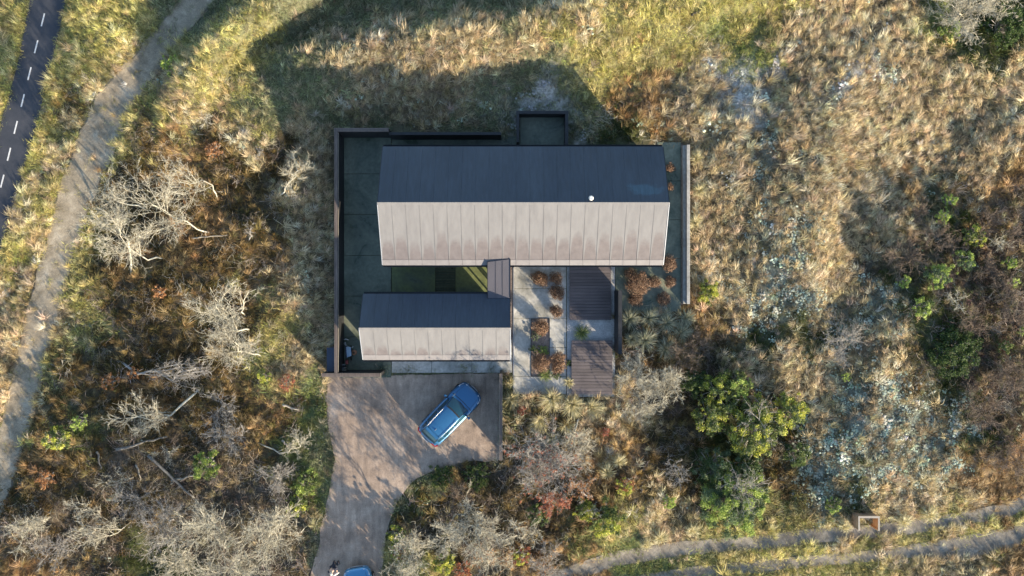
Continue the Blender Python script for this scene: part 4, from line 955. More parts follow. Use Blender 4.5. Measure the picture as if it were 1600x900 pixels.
# --- middle below the drive
T('bare_tree', 'whitish bare tree with upright curled twigs in the thicket right of the driveway neck', 700, 815, 695, 845, 34, 3.2, dens=1.3, seed=531)
T('bare_tree', 'tallest silvery bare tree in the thicket right of the driveway neck', 745, 800, 742, 838, 44, 3.6, dens=1.45, seed=532)
T('bare_tree', 'greenish grey bare tree nearest the driveway neck in the thicket', 655, 845, 645, 868, 42, 3.0, dens=1.3, seed=533)
T('bare_tree', 'pinkish white bare tree at the right end of the thicket', 812, 815, 815, 840, 32, 3.0, dens=1.2, seed=534)
T('bare_tree', 'pale bare tree with a few orange leaves at the frame bottom of the thicket', 760, 862, 760, 888, 42, 2.8, dens=1.2, leaf='leaf_rust', nleaf=900, seed=535)
T('bare_shrub', 'pale bare shrub at the frame bottom beside the driveway neck', 640, 885, 630, 900, 30, 2.2, cat='shrub', dens=1.2, seed=536)
T('bare_shrub', 'pink grey bare shrub at the frame bottom left of the lane', 850, 868, 852, 880, 32, 2.0, mat='bark_grey', cat='shrub', dens=1.1, leaf='leaf_rust', nleaf=300, seed=537)
T('bare_shrub', 'dark tangled shrub with a few pale limbs below the driveway bend', 715, 775, 712, 778, 30, 1.2, mat='bark_brown', cat='shrub', dens=.9, seed=538)
T('bare_shrub', 'brown tangled shrub left of the fence end below the driveway', 755, 785, 757, 790, 26, 1.1, mat='bark_brown', cat='shrub', dens=.8, seed=539)
T('rowan_tree', 'broad twiggy tree with orange red tips right of the driveway fence', 852, 700, 853, 722, 62, 3.8, mat='bark_grey', dens=1.7, leaf='leaf_red', nleaf=2200, seed=540)
T('bare_tree', 'bare tree with a crooked visible trunk and drooping white twigs', 908, 655, 903, 712, 38, 3.0, dens=1.2, side=1.0, thick=1.2, seed=541)
T('rust_tree', 'small tree thick with orange leaves below the broad twiggy one', 862, 770, 866, 788, 26, 2.4, mat='bark_grey', dens=1.0, leaf='leaf_red', nleaf=3200, seed=542)
T('rust_tree', 'small tree of pinkish orange leaves right of the vivid orange one', 908, 760, 905, 762, 22, 2.4, mat='bark_grey', dens=1.0, leaf='leaf_rust', nleaf=1600, seed=543)
T('bare_shrub', 'whitish bare shrub against the foot of the black board screen', 992, 572, 994, 585, 36, 2.4, dens=1.5, cat='shrub', seed=544)
T('bare_shrub', 'widest whitish bare shrub right of the lower deck', 1035, 595, 1040, 605, 40, 2.6, dens=1.5, cat='shrub', seed=545)
T('bare_shrub', 'whitish bare shrub lowest of the three right of the lower deck', 1000, 632, 1005, 638, 30, 2.2, dens=1.4, cat='shrub', seed=546)
T('bare_shrub', 'thin shrub of long looping limbs above the lane grass', 1052, 730, 1056, 738, 30, 1.6, mat='bark_grey', dens=.8, thick=1.2, cat='shrub', seed=547)
T('bare_shrub', 'small white bare shrub between orange leaves and the green bush', 925, 790, 925, 796, 14, 1.4, dens=.6, cat='shrub', seed=548)
T('bare_shrub', 'purple grey antler like shrub among mint lichen on the right', 1312, 528, 1318, 532, 38, 1.8, mat='bark_grey', dens=1.0, thick=1.5, cat='shrub', seed=549)
T('bare_tree', 'big grey white bare tree at the top right edge of the photo', 1490, 25, 1505, 8, 46, 3.4, dens=1.5, seed=550)
T('bare_tree', 'second grey white bare tree at the top right beside dark green scrub', 1545, 15, 1562, -6, 40, 3.4, dens=1.4, seed=551)
T('bare_shrub', 'small white bare shrub in brown heath at the right', 1488, 468, 1492, 470, 22, 1.2, dens=.8, cat='shrub', seed=552)
T('bare_shrub', 'small pale bare shrub between pink heath and the round green bush', 1560, 380, 1564, 382, 22, 1.2, dens=.7, cat='shrub', seed=553)
for i, (x, y, r, lab) in enumerate([(1408, 402, 32, 'dark purple heath bush left of the pale green pair'), (1463, 372, 26, 'dark brown heath bush above the pale green bush'), (1490, 386, 22, 'pinkish brown heath bush touching the round green one'),
        (1545, 352, 28, 'pink brown heath bush near the right edge above the round green one'), (1580, 372, 24, 'pink brown heath bush cut by the right edge'), (1562, 462, 34, 'wide pinkish heath bush near the right edge'), (1585, 500, 28, 'brown heath bush at the right edge under the wide pinkish one'),
        (1520, 500, 28, 'low brown heath bush right of the dark green mound'), (1540, 425, 24, 'dark brown heath bush between two small green bushes'), (1530, 640, 36, 'dark shaded heath bush above the lichen at the right edge'), (1575, 590, 36, 'dark shaded heath bush at the right edge below mid height'),
        (1440, 330, 16, 'small dark heath bush beside the topmost lime bush'), (1062, 562, 30, 'dark brown heath bush right of the grey grass by the terrace'), (1085, 535, 24, 'brown heath bush below the concrete wall end'), (1575, 720, 34, 'reddish heath bush at the right edge above the lane')]):
    T('heath_bush', lab, x, y, x, y, r, .9, mat='bark_brown', dens=1.2, cat='bush', group='brown heath bushes', flat=.7, seed=600 + i)
T('bare_shrub', 'grey twiggy crown poking through the broad yellow green tree', 1185, 660, 1190, 655, 40, 2.6, mat='bark_grey', cat='shrub', dens=.55, seed=560)
T('bare_shrub', 'grey twiggy crown poking through the tree by the lane', 1160, 775, 1163, 765, 40, 2.7, mat='bark_grey', cat='shrub', dens=.8, seed=561)
# --- leafy shrubs
L_ = leafy
L_('leafy_tree', 'broad yellow green tree with grey dead branches right of the decks', 1182, 668, 56, 2.5, 'leaf_yellow', 'leaf_green', size=.05, twig='bark_grey', cat='tree')
L_('leafy_tree', 'yellow green tree crown on the right side of the broad one', 1236, 645, 36, 2.4, 'leaf_yellow', 'leaf_green', size=.05, twig='bark_grey', cat='tree')
L_('leafy_shrub', 'darker green shrub upper left of the yellow green tree', 1128, 615, 40, 2.4, 'leaf_green', 'leaf_yellow', size=.05, twig='bark_grey')
L_('leafy_shrub', 'pale green shrub at the top of the yellow green tree', 1158, 603, 22, 2.8, 'leaf_lime', 'leaf_green', size=.045)
L_('leafy_shrub', 'dark green shrub left of the yellow green tree beside white twigs', 1085, 600, 26, 1.6, 'leaf_dark', 'leaf_green', size=.05)
L_('leafy_shrub', 'green shrub with tan leaves between white twigs and the yellow green tree', 1112, 652, 34, 2.2, 'leaf_green', 'leaf_yellow', size=.05, twig='bark_grey')
L_('leafy_shrub', 'dark green shrub under the right edge of the yellow green tree', 1250, 712, 26, 2.0, 'leaf_dark', 'leaf_green', size=.05)
L_('leafy_tree', 'big grey green tree standing by the lane', 1150, 785, 56, 2.4, 'leaf_lime', 'leaf_grey', size=.045, twig='bark_grey', cat='tree')
L_('leafy_shrub', 'dusty dark green shrub between the yellow green and the grey green tree', 1120, 735, 40, 2.4, 'leaf_grey', 'leaf_dark', size=.045)
L_('leafy_shrub', 'bluish green shrub right above the grey green tree', 1172, 735, 30, 2.6, 'leaf_grey', 'leaf_dark', size=.045, twig='bark_grey')
L_('leafy_shrub', 'green and yellow shrub left of the straw grass above the lane', 945, 808, 32, 1.8, 'leaf_yellow', 'leaf_green', size=.045)
L_('leafy_shrub', 'small green shrub with yellow leaves at the left of the green yellow one', 912, 795, 20, 1.4, 'leaf_green', 'leaf_yellow', size=.045)
L_('leafy_shrub', 'small lime shrub under the looping bare limbs', 1045, 785, 12, .9, 'leaf_lime', size=.04)
L_('leafy_shrub', 'round vivid green bush on the brown heath at right', 1523, 368, 22, 1.6, 'leaf_yellow', 'leaf_green', size=.045)
L_('leafy_shrub', 'topmost small lime bush on the brown heath', 1485, 313, 12, 1.1, 'leaf_lime', size=.04)
L_('leafy_shrub', 'small lime bush left of the round vivid green bush', 1474, 340, 13, 1.1, 'leaf_lime', size=.04)
L_('leafy_shrub', 'pale frosted green bush below the round vivid green bush', 1504, 408, 22, 1.5, 'leaf_grey', 'leaf_lime', size=.04)
L_('leafy_shrub', 'pale green bush spreading beside the dark purple heath bush', 1455, 432, 24, 1.5, 'leaf_grey', 'leaf_lime', size=.04)
L_('leafy_shrub', 'small lime bush at the lower left of the purple heath bush', 1402, 440, 11, 1.0, 'leaf_lime', size=.04)
L_('leafy_shrub', 'lime and dark green bush above the dark green mound', 1424, 478, 18, 1.4, 'leaf_lime', 'leaf_dark', size=.045)
L_('leafy_shrub', 'small green bush near the right edge below pink heath', 1580, 411, 11, .9, 'leaf_lime', size=.04)
L_('leafy_shrub', 'smaller green bush right under the one near the right edge', 1581, 441, 9, .8, 'leaf_lime', size=.04)
L_('leafy_shrub', 'tiny lime bush in dark heath at the right edge', 1591, 517, 7, .6, 'leaf_lime', size=.035)
L_('leafy_shrub', 'low green bush in the shaded heath right of the mound', 1562, 540, 14, .8, 'leaf_green', size=.04)
L_('leafy_shrub', 'large low dark green mound on the right', 1482, 545, 48, 1.2, 'leaf_dark', size=.045, lumps=30, density=.8)
L_('leafy_shrub', 'tiny lime bush in straw below the antler like shrub', 1320, 588, 8, .7, 'leaf_lime', size=.035)
L_('leafy_shrub', 'bright green young shrub above the wooden bin screen', 1303, 788, 15, 1.2, 'leaf_lime', 'leaf_green', size=.04)
L_('leafy_shrub', 'yellow green heather bush at the end of the concrete wall', 1108, 458, 22, .9, 'leaf_yellow', 'leaf_green', size=.035)
L_('leafy_shrub', 'vivid green bush at the foot of the big top right bare tree', 1488, 42, 22, 1.3, 'leaf_green', 'leaf_lime', size=.045)
L_('leafy_shrub', 'dark evergreen scrub in the top right corner', 1580, 35, 42, 2.2, 'leaf_dark', size=.05)
L_('leafy_shrub', 'bright green shrub in the middle of the left wood', 320, 728, 24, 2.2, 'leaf_lime', 'leaf_green', size=.05)
L_('leafy_shrub', 'yellow green shrub with pale twigs near the track', 95, 683, 24, 2.0, 'leaf_yellow', 'leaf_green', size=.045, twig='bark_grey')
L_('leafy_shrub', 'small vivid green shrub right of the yellow green one near the track', 126, 660, 14, 1.6, 'leaf_lime', size=.045)
L_('leafy_shrub', 'round yellow green cushion shrub left of the fence corner', 413, 588, 15, 1.2, 'leaf_yellow', 'leaf_green', size=.035)
L_('broom_bush', 'vivid green broom bush on the shaded edge of the gravel track', 272, 105, 17, 1.3, 'leaf_lime', size=.05)
L_('leafy_shrub', 'sprawling green ground shrub on the left edge of the driveway', 478, 755, 26, .7, 'leaf_green', 'leaf_lime', size=.04, density=.6)
L_('leafy_shrub', 'sprawling green ground shrub lower on the left edge of the driveway', 465, 790, 22, .7, 'leaf_green', 'leaf_yellow', size=.04, density=.6)
L_('leafy_shrub', 'low green plant on the bank left of the driveway fence', 500, 640, 14, .5, 'leaf_green', size=.035, density=.6)
L_('leafy_shrub', 'dark green creeping shrub at the bend of the driveway', 690, 745, 26, .6, 'leaf_dark', 'leaf_green', size=.04, density=.6)
L_('leafy_shrub', 'dark green creeping shrub left of the driveway fence end', 745, 745, 26, .6, 'leaf_dark', 'leaf_green', size=.04, density=.6)
L_('leafy_shrub', 'vivid green shrub between bare trees at the frame bottom', 695, 880, 22, 1.8, 'leaf_yellow', 'leaf_green', size=.045)
L_('leafy_shrub', 'dark green undergrowth shrub under the orange leaved trees', 840, 805, 24, 1.0, 'leaf_dark', 'leaf_green', size=.045)
L_('leafy_shrub', 'olive shrub on the right edge of the driveway neck', 618, 835, 20, 1.2, 'leaf_yellow', 'leaf_dark', size=.04)
RG = 'rust leaved shrubs'
L_('rust_shrub', 'orange leaved shrub in the left wood above the toppled tree', 170, 596, 17, 1.4, 'leaf_rust', size=.05, group=RG)
L_('rust_shrub', 'smaller orange leaved shrub right of the one above the toppled tree', 205, 584, 12, 1.2, 'leaf_rust', size=.05, group=RG)
L_('rust_shrub', 'red brown oak shrub left of the white forked bare tree', 254, 456, 14, 1.2, 'leaf_rust', size=.055, group=RG)
L_('rust_shrub', 'rusty shrub beside the track near the lower left', 75, 745, 19, 1.2, 'leaf_rust', size=.045, group=RG, density=.6)
L_('rust_shrub', 'rusty shrub below the pale twig shrub at the ridge foot', 335, 235, 18, .9, 'leaf_rust', size=.045, group=RG, density=.5)
L_('rust_shrub', 'low red brown shrub left of the fence corner', 448, 598, 18, .8, 'leaf_red', 'leaf_rust', size=.04, group=RG, density=.4)
L_('rust_shrub', 'small red shrub beside the straw tussock at the terrace', 815, 642, 10, .6, 'leaf_red', size=.035, group=RG, density=.5)
L_('rust_shrub', 'small red shrub in the grass right of the crooked trunk', 946, 674, 9, .6, 'leaf_red', size=.04, group=RG, density=.6)
L_('rust_shrub', 'orange shrub under the bare trees at the frame bottom centre', 722, 893, 18, 1.4, 'leaf_red', 'leaf_rust', size=.045, group=RG, density=.6)
L_('rust_shrub', 'orange and yellow shrub right of centre at the frame bottom', 815, 872, 18, 1.4, 'leaf_red', 'leaf_yellow', size=.045, group=RG, density=.6)
L_('rust_shrub', 'golden shrub on the right edge of the driveway neck', 622, 862, 15, 1.2, 'leaf_yellow', 'leaf_rust', size=.045, group=RG, density=.6)
L_('rust_shrub', 'golden shrub in the straw right of the drooping white twigs', 975, 755, 20, .9, 'leaf_yellow', 'leaf_rust', size=.045, group=RG, density=.5)
# --- copper balls on the terraces
CG = 'copper leaved bushes on the terraces'
for x, y, r, lab in [(844, 436, 13, 'copper ball bush nearest the pebble strip on the sunlit terrace'), (869, 435, 11, 'copper ball bush at the top right of the sunlit terrace'), (871, 458, 11, 'copper ball bush in the middle of the right row on the sunlit terrace'), (869, 486, 11, 'copper ball bush just above the planting bed on the sunlit terrace'),
        (846, 512, 14, 'copper bush filling the top end of the planting bed'), (844, 567, 14, 'copper ball bush at the lower end of the planting bed'), (872, 560, 12, 'upper copper ball bush right of the planting bed'), (872, 573, 11, 'lower copper ball bush touching the upper one right of the planting bed'),
        (985, 430, 11, 'small dark copper bush against the roof edge on the shaded terrace'), (997, 442, 17, 'largest copper ball bush on the shaded terrace'), (993, 467, 11, 'copper ball bush below the largest on the shaded terrace'), (1022, 441, 11, 'copper ball bush right of the largest on the shaded terrace'),
        (1047, 440, 10, 'purple brown ball bush near the concrete wall'), (1038, 467, 11, 'copper ball bush alone at the lower right of the shaded terrace'), (1046, 412, 12, 'dark copper bush under the roof corner by the concrete wall'), (1047, 262, 7, 'small copper bush under the east roof verge near the north end'), (1045, 292, 7, 'small copper bush under the east roof verge nearer the ridge')]:
    rnd = random.Random(nextseed()); r = r * 1.15; h = r / 24 * 1.25; x0, y0 = P(x, y, h * .5); Rm = r / 24.0
    root = empty('copper_bush', (x0, y0, .02), rnd.uniform(0, 6)); tag(root, lab, 'bush', CG); root.scale = (rnd.uniform(.85, 1.12), rnd.uniform(.85, 1.12), rnd.uniform(.8, 1.1))
    C = [(0, 0, h * .45, Rm * .62)] + [(math.cos(a) * Rm * rnd.uniform(.4, .7), math.sin(a) * Rm * rnd.uniform(.4, .7), h * rnd.uniform(.3, .65), Rm * rnd.uniform(.28, .5)) for a in [k * 1.05 + rnd.uniform(-.3, .3) for k in range(6)]]
    n0 = int(900 * (Rm / .5) ** 2); link('foliage', leaves_mesh('foliage', SEED[0], C, np.array([n0] + [n0 // 4] * 6), .03, 'leaf_copper', .5, 1.0), None, root)
    sg = []
    for _ in range(40): curve_segs(sg, Vector((rnd.gauss(0, .03), rnd.gauss(0, .03), 0)), Vector((rnd.gauss(0, .6), rnd.gauss(0, .6), 1)).normalized(), h * rnd.uniform(.7, 1.1), .008, .004, 3, .15, 0, rnd)
    link('stems', seg_mesh('stems', sg, M['bark_brown'], 3), None, root)
# bed plants
L_('leafy_shrub', 'small lime green plant in the middle of the planting bed', 850, 548, 8, .4, 'leaf_lime', size=.035, group='garden plants')
L_('leafy_shrub', 'grey green herb with pale stems in the upper planting bed', 838, 525, 10, .45, 'leaf_grey', size=.03, group='garden plants', density=.5)
L_('leafy_shrub', 'grey green herb left of the lime plant in the planting bed', 835, 545, 9, .4, 'leaf_grey', 'leaf_yellow', size=.03, group='garden plants', density=.4)
L_('leafy_shrub', 'dark small plant right of the tussock at the foot of the planting bed', 870, 586, 8, .35, 'leaf_dark', size=.035, group='garden plants', density=.5)
L_('leafy_shrub', 'dark creeping plant between terrace and lower deck', 889, 568, 6, .3, 'leaf_dark', size=.03, group='garden plants', density=.6)
# tussocks
K = tussock
K('straw tussock in the pocket between the driveway fence and the terrace', 799, 622, 19, .7, 'straw', 190, (.1, -.2))
K('small straw tussock above the large one beside the driveway fence', 797, 597, 10, .5, 'straw', 90)
K('star shaped green yellow tussock at the foot of the planting bed', 852, 586, 15, .5, 'grassblade', 120)
K('green tussock on the sand between the two decks', 909, 520, 17, .6, 'grassblade', 150)
K('large straw tussock at the bottom edge of the terrace', 863, 622, 27, .8, 'straw', 240, (-.2, -.1))
K('large straw tussock below the deck corner', 893, 632, 27, .8, 'straw', 240, (.1, -.2))
K('straw tussock spreading right below the lower deck', 922, 636, 24, .7, 'straw', 200, (.3, -.1))
K('small straw tussock overhanging the lower deck edge', 889, 598, 13, .6, 'straw', 90, (-.1, .1))
K('straw tussock sagging left under the terrace edge', 845, 655, 22, .6, 'straw', 150, (-.2, -.3))
K('tawny tussock left of the crooked trunk', 885, 662, 22, .6, 'straw', 150, (.1, -.3))
K('tawny tussock lowest in the row under the terrace', 862, 683, 20, .5, 'straw', 130, (0, -.3))
for i, (x, y, r, l) in enumerate([(982, 500, 24, 'grey green tussock nearest the black screen'), (1012, 498, 22, 'grey green tussock with yellow tips at the shaded terrace edge'), (1040, 505, 24, 'grey green tussock below the shaded terrace'), (1062, 520, 22, 'grey green tussock next to the concrete wall end'), (1005, 532, 26, 'wide grey green tussock in the middle right of the black screen'), (1038, 545, 24, 'grey green tussock above the widest white shrub'), (1070, 498, 18, 'silvery tussock in front of the concrete wall end'), (985, 530, 18, 'grey green tussock tucked against the black screen')]):
    K(l, x, y, r, .75, 'greyblade', 200, (.15, .1))
for x, y, r, l in [(947, 735, 18, 'pale straw tussock highest of the sunlit ones right of the drooping twigs'), (965, 720, 16, 'pale straw tussock next to golden leaves'), (1030, 838, 18, 'pale straw tussock by the lane below the looping limbs'), (1080, 828, 16, 'pale straw tussock by the lane left of the grey green tree'), (1008, 850, 14, 'low straw tussock on the lane verge'), (1318, 822, 17, 'pale straw tussock left of the wooden bin screen'), (1410, 815, 20, 'pale straw tussock right of the wooden bin screen'), (1450, 805, 20, 'pale straw tussock above the lane near the right edge'), (1085, 350, 17, 'bright straw tussock leaning on the middle of the concrete wall'), (1092, 300, 17, 'bright straw tussock right of the upper concrete wall'), (1088, 250, 16, 'bright straw tussock at the north end of the concrete wall')]:
    K(l, x, y, r, .8, 'straw', 150, (.0, .25), 'pale straw tussocks in the open')
# --- fallen trunks and logs
M['log_pale'] = mat_wood('barkless_pale_log', (.22, .19, .15), (.40, .35, .28), (3, 3, 3)); M['log_grey'] = mat_wood('grey_fallen_trunk', (.09, .08, .07), (.22, .205, .18), (3, 3, 3)); M['log_dark'] = mat_wood('charred_log', (.015, .013, .012), (.04, .035, .03), (3, 3, 3))
def log(label, x0, y0, x1, y1, r, mat, z=.25, bits=3):
    rnd = random.Random(nextseed()); a = P3(x0, y0, z); b = P3(x1, y1, z); a.z = gz_at(a.x, a.y) + z; b.z = gz_at(b.x, b.y) + z; n = 7; pts = []
    for i in range(n + 1): p = a.lerp(b, i / n); pts.append(p + Vector((rnd.gauss(0, .03), rnd.gauss(0, .03), rnd.gauss(0, .02))))
    root = empty('fallen_trunk', pts[0]); o0 = pts[0].copy(); pts = [p - o0 for p in pts]
    tag(root, label, 'fallen trunk', 'fallen trunks in the heath')
    m = MB(); m.tube(pts, [r * (1 - .5 * i / n) for i in range(n + 1)], 8); m.build('log', M[mat], root, smooth=True)
    for _ in range(bits):
        m = MB(); p = pts[rnd.randint(1, n - 1)]; d = Vector((rnd.gauss(0, 1), rnd.gauss(0, 1), .5)).normalized(); m.tube([p, p + d * .2, p + d * .35 + Vector((0, 0, .05))], [r * .4, r * .3, r * .15], 5); m.build('branch_stub', M[mat], root)
log('birch trunk lying level between the toppled tree and the dark hollow', 186, 702, 258, 683, .10, 'log_grey')
log('long dark trunk slanting down right through the dark hollow', 230, 712, 300, 780, .11, 'log_grey')
log('short silvery trunk meeting the long slanting one', 264, 754, 306, 743, .09, 'log_pale')
log('upright looking grey trunk piece left of the hollow', 160, 702, 163, 732, .07, 'log_grey', bits=1)
log('small tan trunk piece in the middle of the hollow', 212, 728, 216, 752, .06, 'log_pale', bits=0)
log('short barkless pale log near the driveway edge', 441, 632, 466, 640, .09, 'log_pale', bits=1)
log('short barkless stick below the pale log', 440, 689, 450, 698, .07, 'log_pale', bits=0)
log('pale pole lying in brown heath right of the white forked tree', 300, 373, 358, 368, .05, 'log_pale', bits=3)
log('long pale pole lying under the track clump', 265, 290, 345, 300, .045, 'log_pale', bits=2)
log('charred dark log on the sunny dune top', 1073, 33, 1087, 27, .10, 'log_dark', .1, 1)
log('thin pale pole in the heath at the right edge', 1535, 465, 1548, 453, .04, 'log_pale', bits=0)
log('white barkless stake beside the west fence', 506, 381, 510, 388, .06, 'log_pale', .1, 0)
log('white stick lying on the apron under the annex eave', 586, 568, 591, 574, .03, 'log_pale', .06, 0)
# trees just beyond the lower frame edge whose shade falls on the driveway mouth
leafy('leafy_tree', 'round evergreen tree beyond the lower edge shading the driveway mouth', 690, 1010, 70, 3.6, 'leaf_dark', size=.09, cat='tree', density=.7)
# ================================================================== cars
def car_paint(name, col):
    m, nt, b = newmat(name); b.inputs['Base Color'].default_value = (*col, 1); b.inputs['Metallic'].default_value = .35; b.inputs['Roughness'].default_value = .28
    b.inputs['Coat Weight'].default_value = .8; b.inputs['Coat Roughness'].default_value = .04; return m
M['tyre'] = mat_plain('tyre_rubber', (.02, .02, .02), .85); M['chrome'] = mat_plain('satin_chrome', (.42, .43, .45), .42, .8, .03)
M['carglass'] = mat_plain('car_glass', (.012, .055, .085), .05, 0, .05, spec=.8); M['plastic'] = mat_plain('black_plastic', (.025, .025, .027), .5)  # car glass: blue sky reflection put into the base colour
M['red_lamp'] = mat_plain('red_tail_lamp', (.45, .02, .02), .2); M['clear_lamp'] = mat_plain('clear_head_lamp', (.6, .62, .65), .1, .3); M['plate'] = mat_plain('white_plate', (.8, .8, .8), .5, var=.02)
BST = [(-2.23, .60, .74, .68), (-2.17, .80, .90, .84), (-1.95, .89, 1.0, .93), (-1.5, .93, 1.02, .96), (-.8, .94, 1.01, .96), (.2, .94, 1.01, .96), (.9, .94, 1.02, .96), (1.25, .93, .99, .94), (1.65, .91, .94, .89), (1.95, .85, .87, .82), (2.13, .74, .78, .73), (2.22, .52, .66, .60)]
def body_ring(x, w, zt, zs):
    H_ = [(0, zt + .012), (w * .38, zt + .010), (w * .66, zt - .002), (w * .82, zt - .018), (w * .95, zs - .02), (w, zs - .12), (w * 1.01, .60), (w * .98, .40), (w * .93, .25), (w * .5, .22), (0, .22)]
    return [(x, y, z) for y, z in H_] + [(x, -y, z) for y, z in H_[-2:0:-1]]
CST = [(1.08, .985, .66, .78), (.72, 1.22, .62, .80), (.34, 1.43, .585, .82), (-.1, 1.49, .61, .83), (-.7, 1.50, .61, .83), (-1.25, 1.475, .59, .81), (-1.5, 1.44, .57, .79), (-1.85, 1.22, .58, .76), (-2.08, 1.0, .60, .72)]
def cab_at(x):
    for a, b in zip(CST[:-1], CST[1:]):
        if b[0] <= x <= a[0]:
            t = (a[0] - x) / (a[0] - b[0]); return tuple(a[i] + (b[i] - a[i]) * t for i in (1, 2, 3))
    return CST[0][1:] if x > CST[0][0] else CST[-1][1:]
def roof_pt(x, s, off=0.0, curve=0.0):
    """s in -1..1 across the top"""
    xx = x + curve * (1 - s * s); zt, wt, wb = cab_at(xx); return (xx, s * wt, zt - .05 * s * s + off)
def side_pt(x, t, sgn, off=0.0):
    zt, wt, wb = cab_at(x); z0 = zt - .05; return (x, sgn * (wt + (wb - wt) * t + off), z0 + (.96 - z0) * t)
def grid(name, fn, nu, nv, mat, parent, smooth=True):
    v = [fn(i / nu, j / nv) for i in range(nu + 1) for j in range(nv + 1)]; f = [(i * (nv + 1) + j, i * (nv + 1) + j + 1, (i + 1) * (nv + 1) + j + 1, (i + 1) * (nv + 1) + j) for i in range(nu) for j in range(nv)]
    return link(name, pymesh(name, v, f, smooth), mat, parent)
def make_car(label, loc, rz, paint, name='parked_car'):
    root = empty(name, loc, rz); tag(root, label, 'car', 'cars on the driveway')
    rings = [body_ring(*s) for s in BST]; n = len(rings[0]); v = [p for r in rings for p in r]
    f = [(i * n + k, i * n + (k + 1) % n, (i + 1) * n + (k + 1) % n, (i + 1) * n + k) for i in range(len(rings) - 1) for k in range(n)] + [tuple(range(n))[::-1], tuple((len(rings) - 1) * n + k for k in range(n))]
    me = pymesh('body', v, f, True); bm = bmesh.new(); bm.from_mesh(me); bmesh.ops.recalc_face_normals(bm, faces=bm.faces); bm.to_mesh(me); bm.free()
    body = link('body', me, paint, root); sd = body.modifiers.new('smooth', 'SUBSURF'); sd.levels = 2; sd.render_levels = 2
    # cabin shell
    rings = []
    for x, zt, wt, wb in CST:
        r = [side_pt(x, 1, -1), side_pt(x, .5, -1), side_pt(x, .06, -1)] + [roof_pt(x, s) for s in (-.92, -.6, -.2, .2, .6, .92)] + [side_pt(x, .06, 1), side_pt(x, .5, 1), side_pt(x, 1, 1)]
        rings.append(r)
    n = len(rings[0]); v = [p for r in rings for p in r]; f = [(i * n + k, i * n + k + 1, (i + 1) * n + k + 1, (i + 1) * n + k) for i in range(len(rings) - 1) for k in range(n - 1)]
    cab = link('cabin', pymesh('cabin', v, f, True), paint, root)
    o = .012
    grid('window_surround', lambda u, w: roof_pt(1.03 - .72 * u, -.985 + 1.97 * w, .006, .07 * (1 - u * .3)), 5, 8, M['plastic'], root); grid('window_surround', lambda u, w: roof_pt(-1.42 - .58 * u, -.97 + 1.94 * w, .006, -.02), 5, 8, M['plastic'], root)
    grid('windscreen', lambda u, w: roof_pt(.98 - .58 * u, -.93 + 1.86 * w, o, .07 * (1 - u * .3)), 5, 8, M['carglass'], root)
    grid('rear_window', lambda u, w: roof_pt(-1.46 - .50 * u, -.90 + 1.80 * w, o, -.02), 5, 8, M['carglass'], root)
    for sg in (-1, 1):
        for xa, xb in ((.62, -.28), (-.36, -1.22), (-1.3, -1.72)):
            grid('side_window', lambda u, w: side_pt(xa + (xb - xa) * u - .1 * w * (xa > .5) * (1 - u) + (.25 * w * (1 - u) if xa > .5 else 0), .14 + .74 * w, sg, .012), 4, 3, M['carglass'], root)
        m = MB(); m.tube([side_pt(x, .0, sg, -.03)[:2] + (side_pt(x, 0, sg)[2] + .055,) for x in (.15, 0, -.4, -.9, -1.3, -1.5)], [.012, .018, .018, .018, .018, .012], 6); m.build('roof_rail', M['chrome'], root, True)
        m = MB(); m.tube([side_pt(x, 1.02, sg, .008) for x in (.95, .5, 0, -.5, -1, -1.5, -1.9)], .012, 5); m.build('window_trim', M['chrome'], root, True)
        mr = MB(); mr.box(.62, .78, sg * .97 - .02 if sg > 0 else -1.12, sg * .97 + .15 if sg > 0 else -.95, .96, 1.10); mo = mr.build('mirror', paint, root, bevel=.03)
        m = MB(); m.box(.64, .72, min(sg * .84, sg * .97), max(sg * .84, sg * .97), .97, 1.0); m.build('mirror_arm', M['plastic'], mo)
        b = MB(); b.hexa([(1.88, sg * .50, .70), (2.12, sg * .46, .66), (1.99, sg * .74, .66), (1.72, sg * .84, .74)], [(1.84, sg * .50, .885), (2.15, sg * .46, .775), (2.02, sg * .76, .775), (1.70, sg * .865, .87)]); b.build('headlight', M['clear_lamp'], root)
        b = MB(); b.hexa([(-2.21, sg * .45, .74), (-2.19, sg * .74, .74), (-1.99, sg * .90, .74), (-2.05, sg * .5, .74)], [(-2.18, sg * .45, .905), (-2.15, sg * .76, .90), (-1.95, sg * .905, .93), (-2.0, sg * .5, .93)]); b.build('taillight', M['red_lamp'], root)
        for wx in (1.36, -1.36):
            w_ = MB(); y0, y1 = sorted((sg * .74, sg * .955)); w_.tube([(wx, y0, .33), (wx, y1, .33)], .335, 20); wh = w_.build('wheel', M['tyre'], root)
            w_ = MB(); y0, y1 = sorted((sg * .90, sg * .962)); w_.tube([(wx, y0, .33), (wx, y1, .33)], .22, 14); w_.build('rim', M['chrome'], wh)
        m = MB(); m.tube([(x, sg * (w - .1) * .8, zt + .004) for x, w, zt, zs in BST[6:10]], .006, 4); m.build('bonnet_seam', M['plastic'], root)
    # bonnet cut line and cowl
    m = MB(); m.tube([(1.13 + .05 * (1 - (s) ** 2), s * .80, .995 - .03 * s * s + .012) for s in (-1, -.7, -.35, 0, .35, .7, 1)], .02, 5); m.build('wiper_cowl', M['plastic'], root)
    for a in ((1.08, .1, .7, -.45), (1.08, -.45, .72, -.7)):
        m = MB(); z0 = cab_at(a[0] - .05)[0] + .03; z1 = cab_at(a[2] + .05)[0] + .0; m.tube([(a[0], a[1], z0), (a[2] + .25, a[3], cab_at(a[2] + .25)[0] + .03)], .009, 4); m.build('wiper', M['plastic'], root)
    m = MB(); m.box(2.10, 2.235, -.42, .42, .42, .60); m.build('grille', M['plastic'], root, bevel=.02)
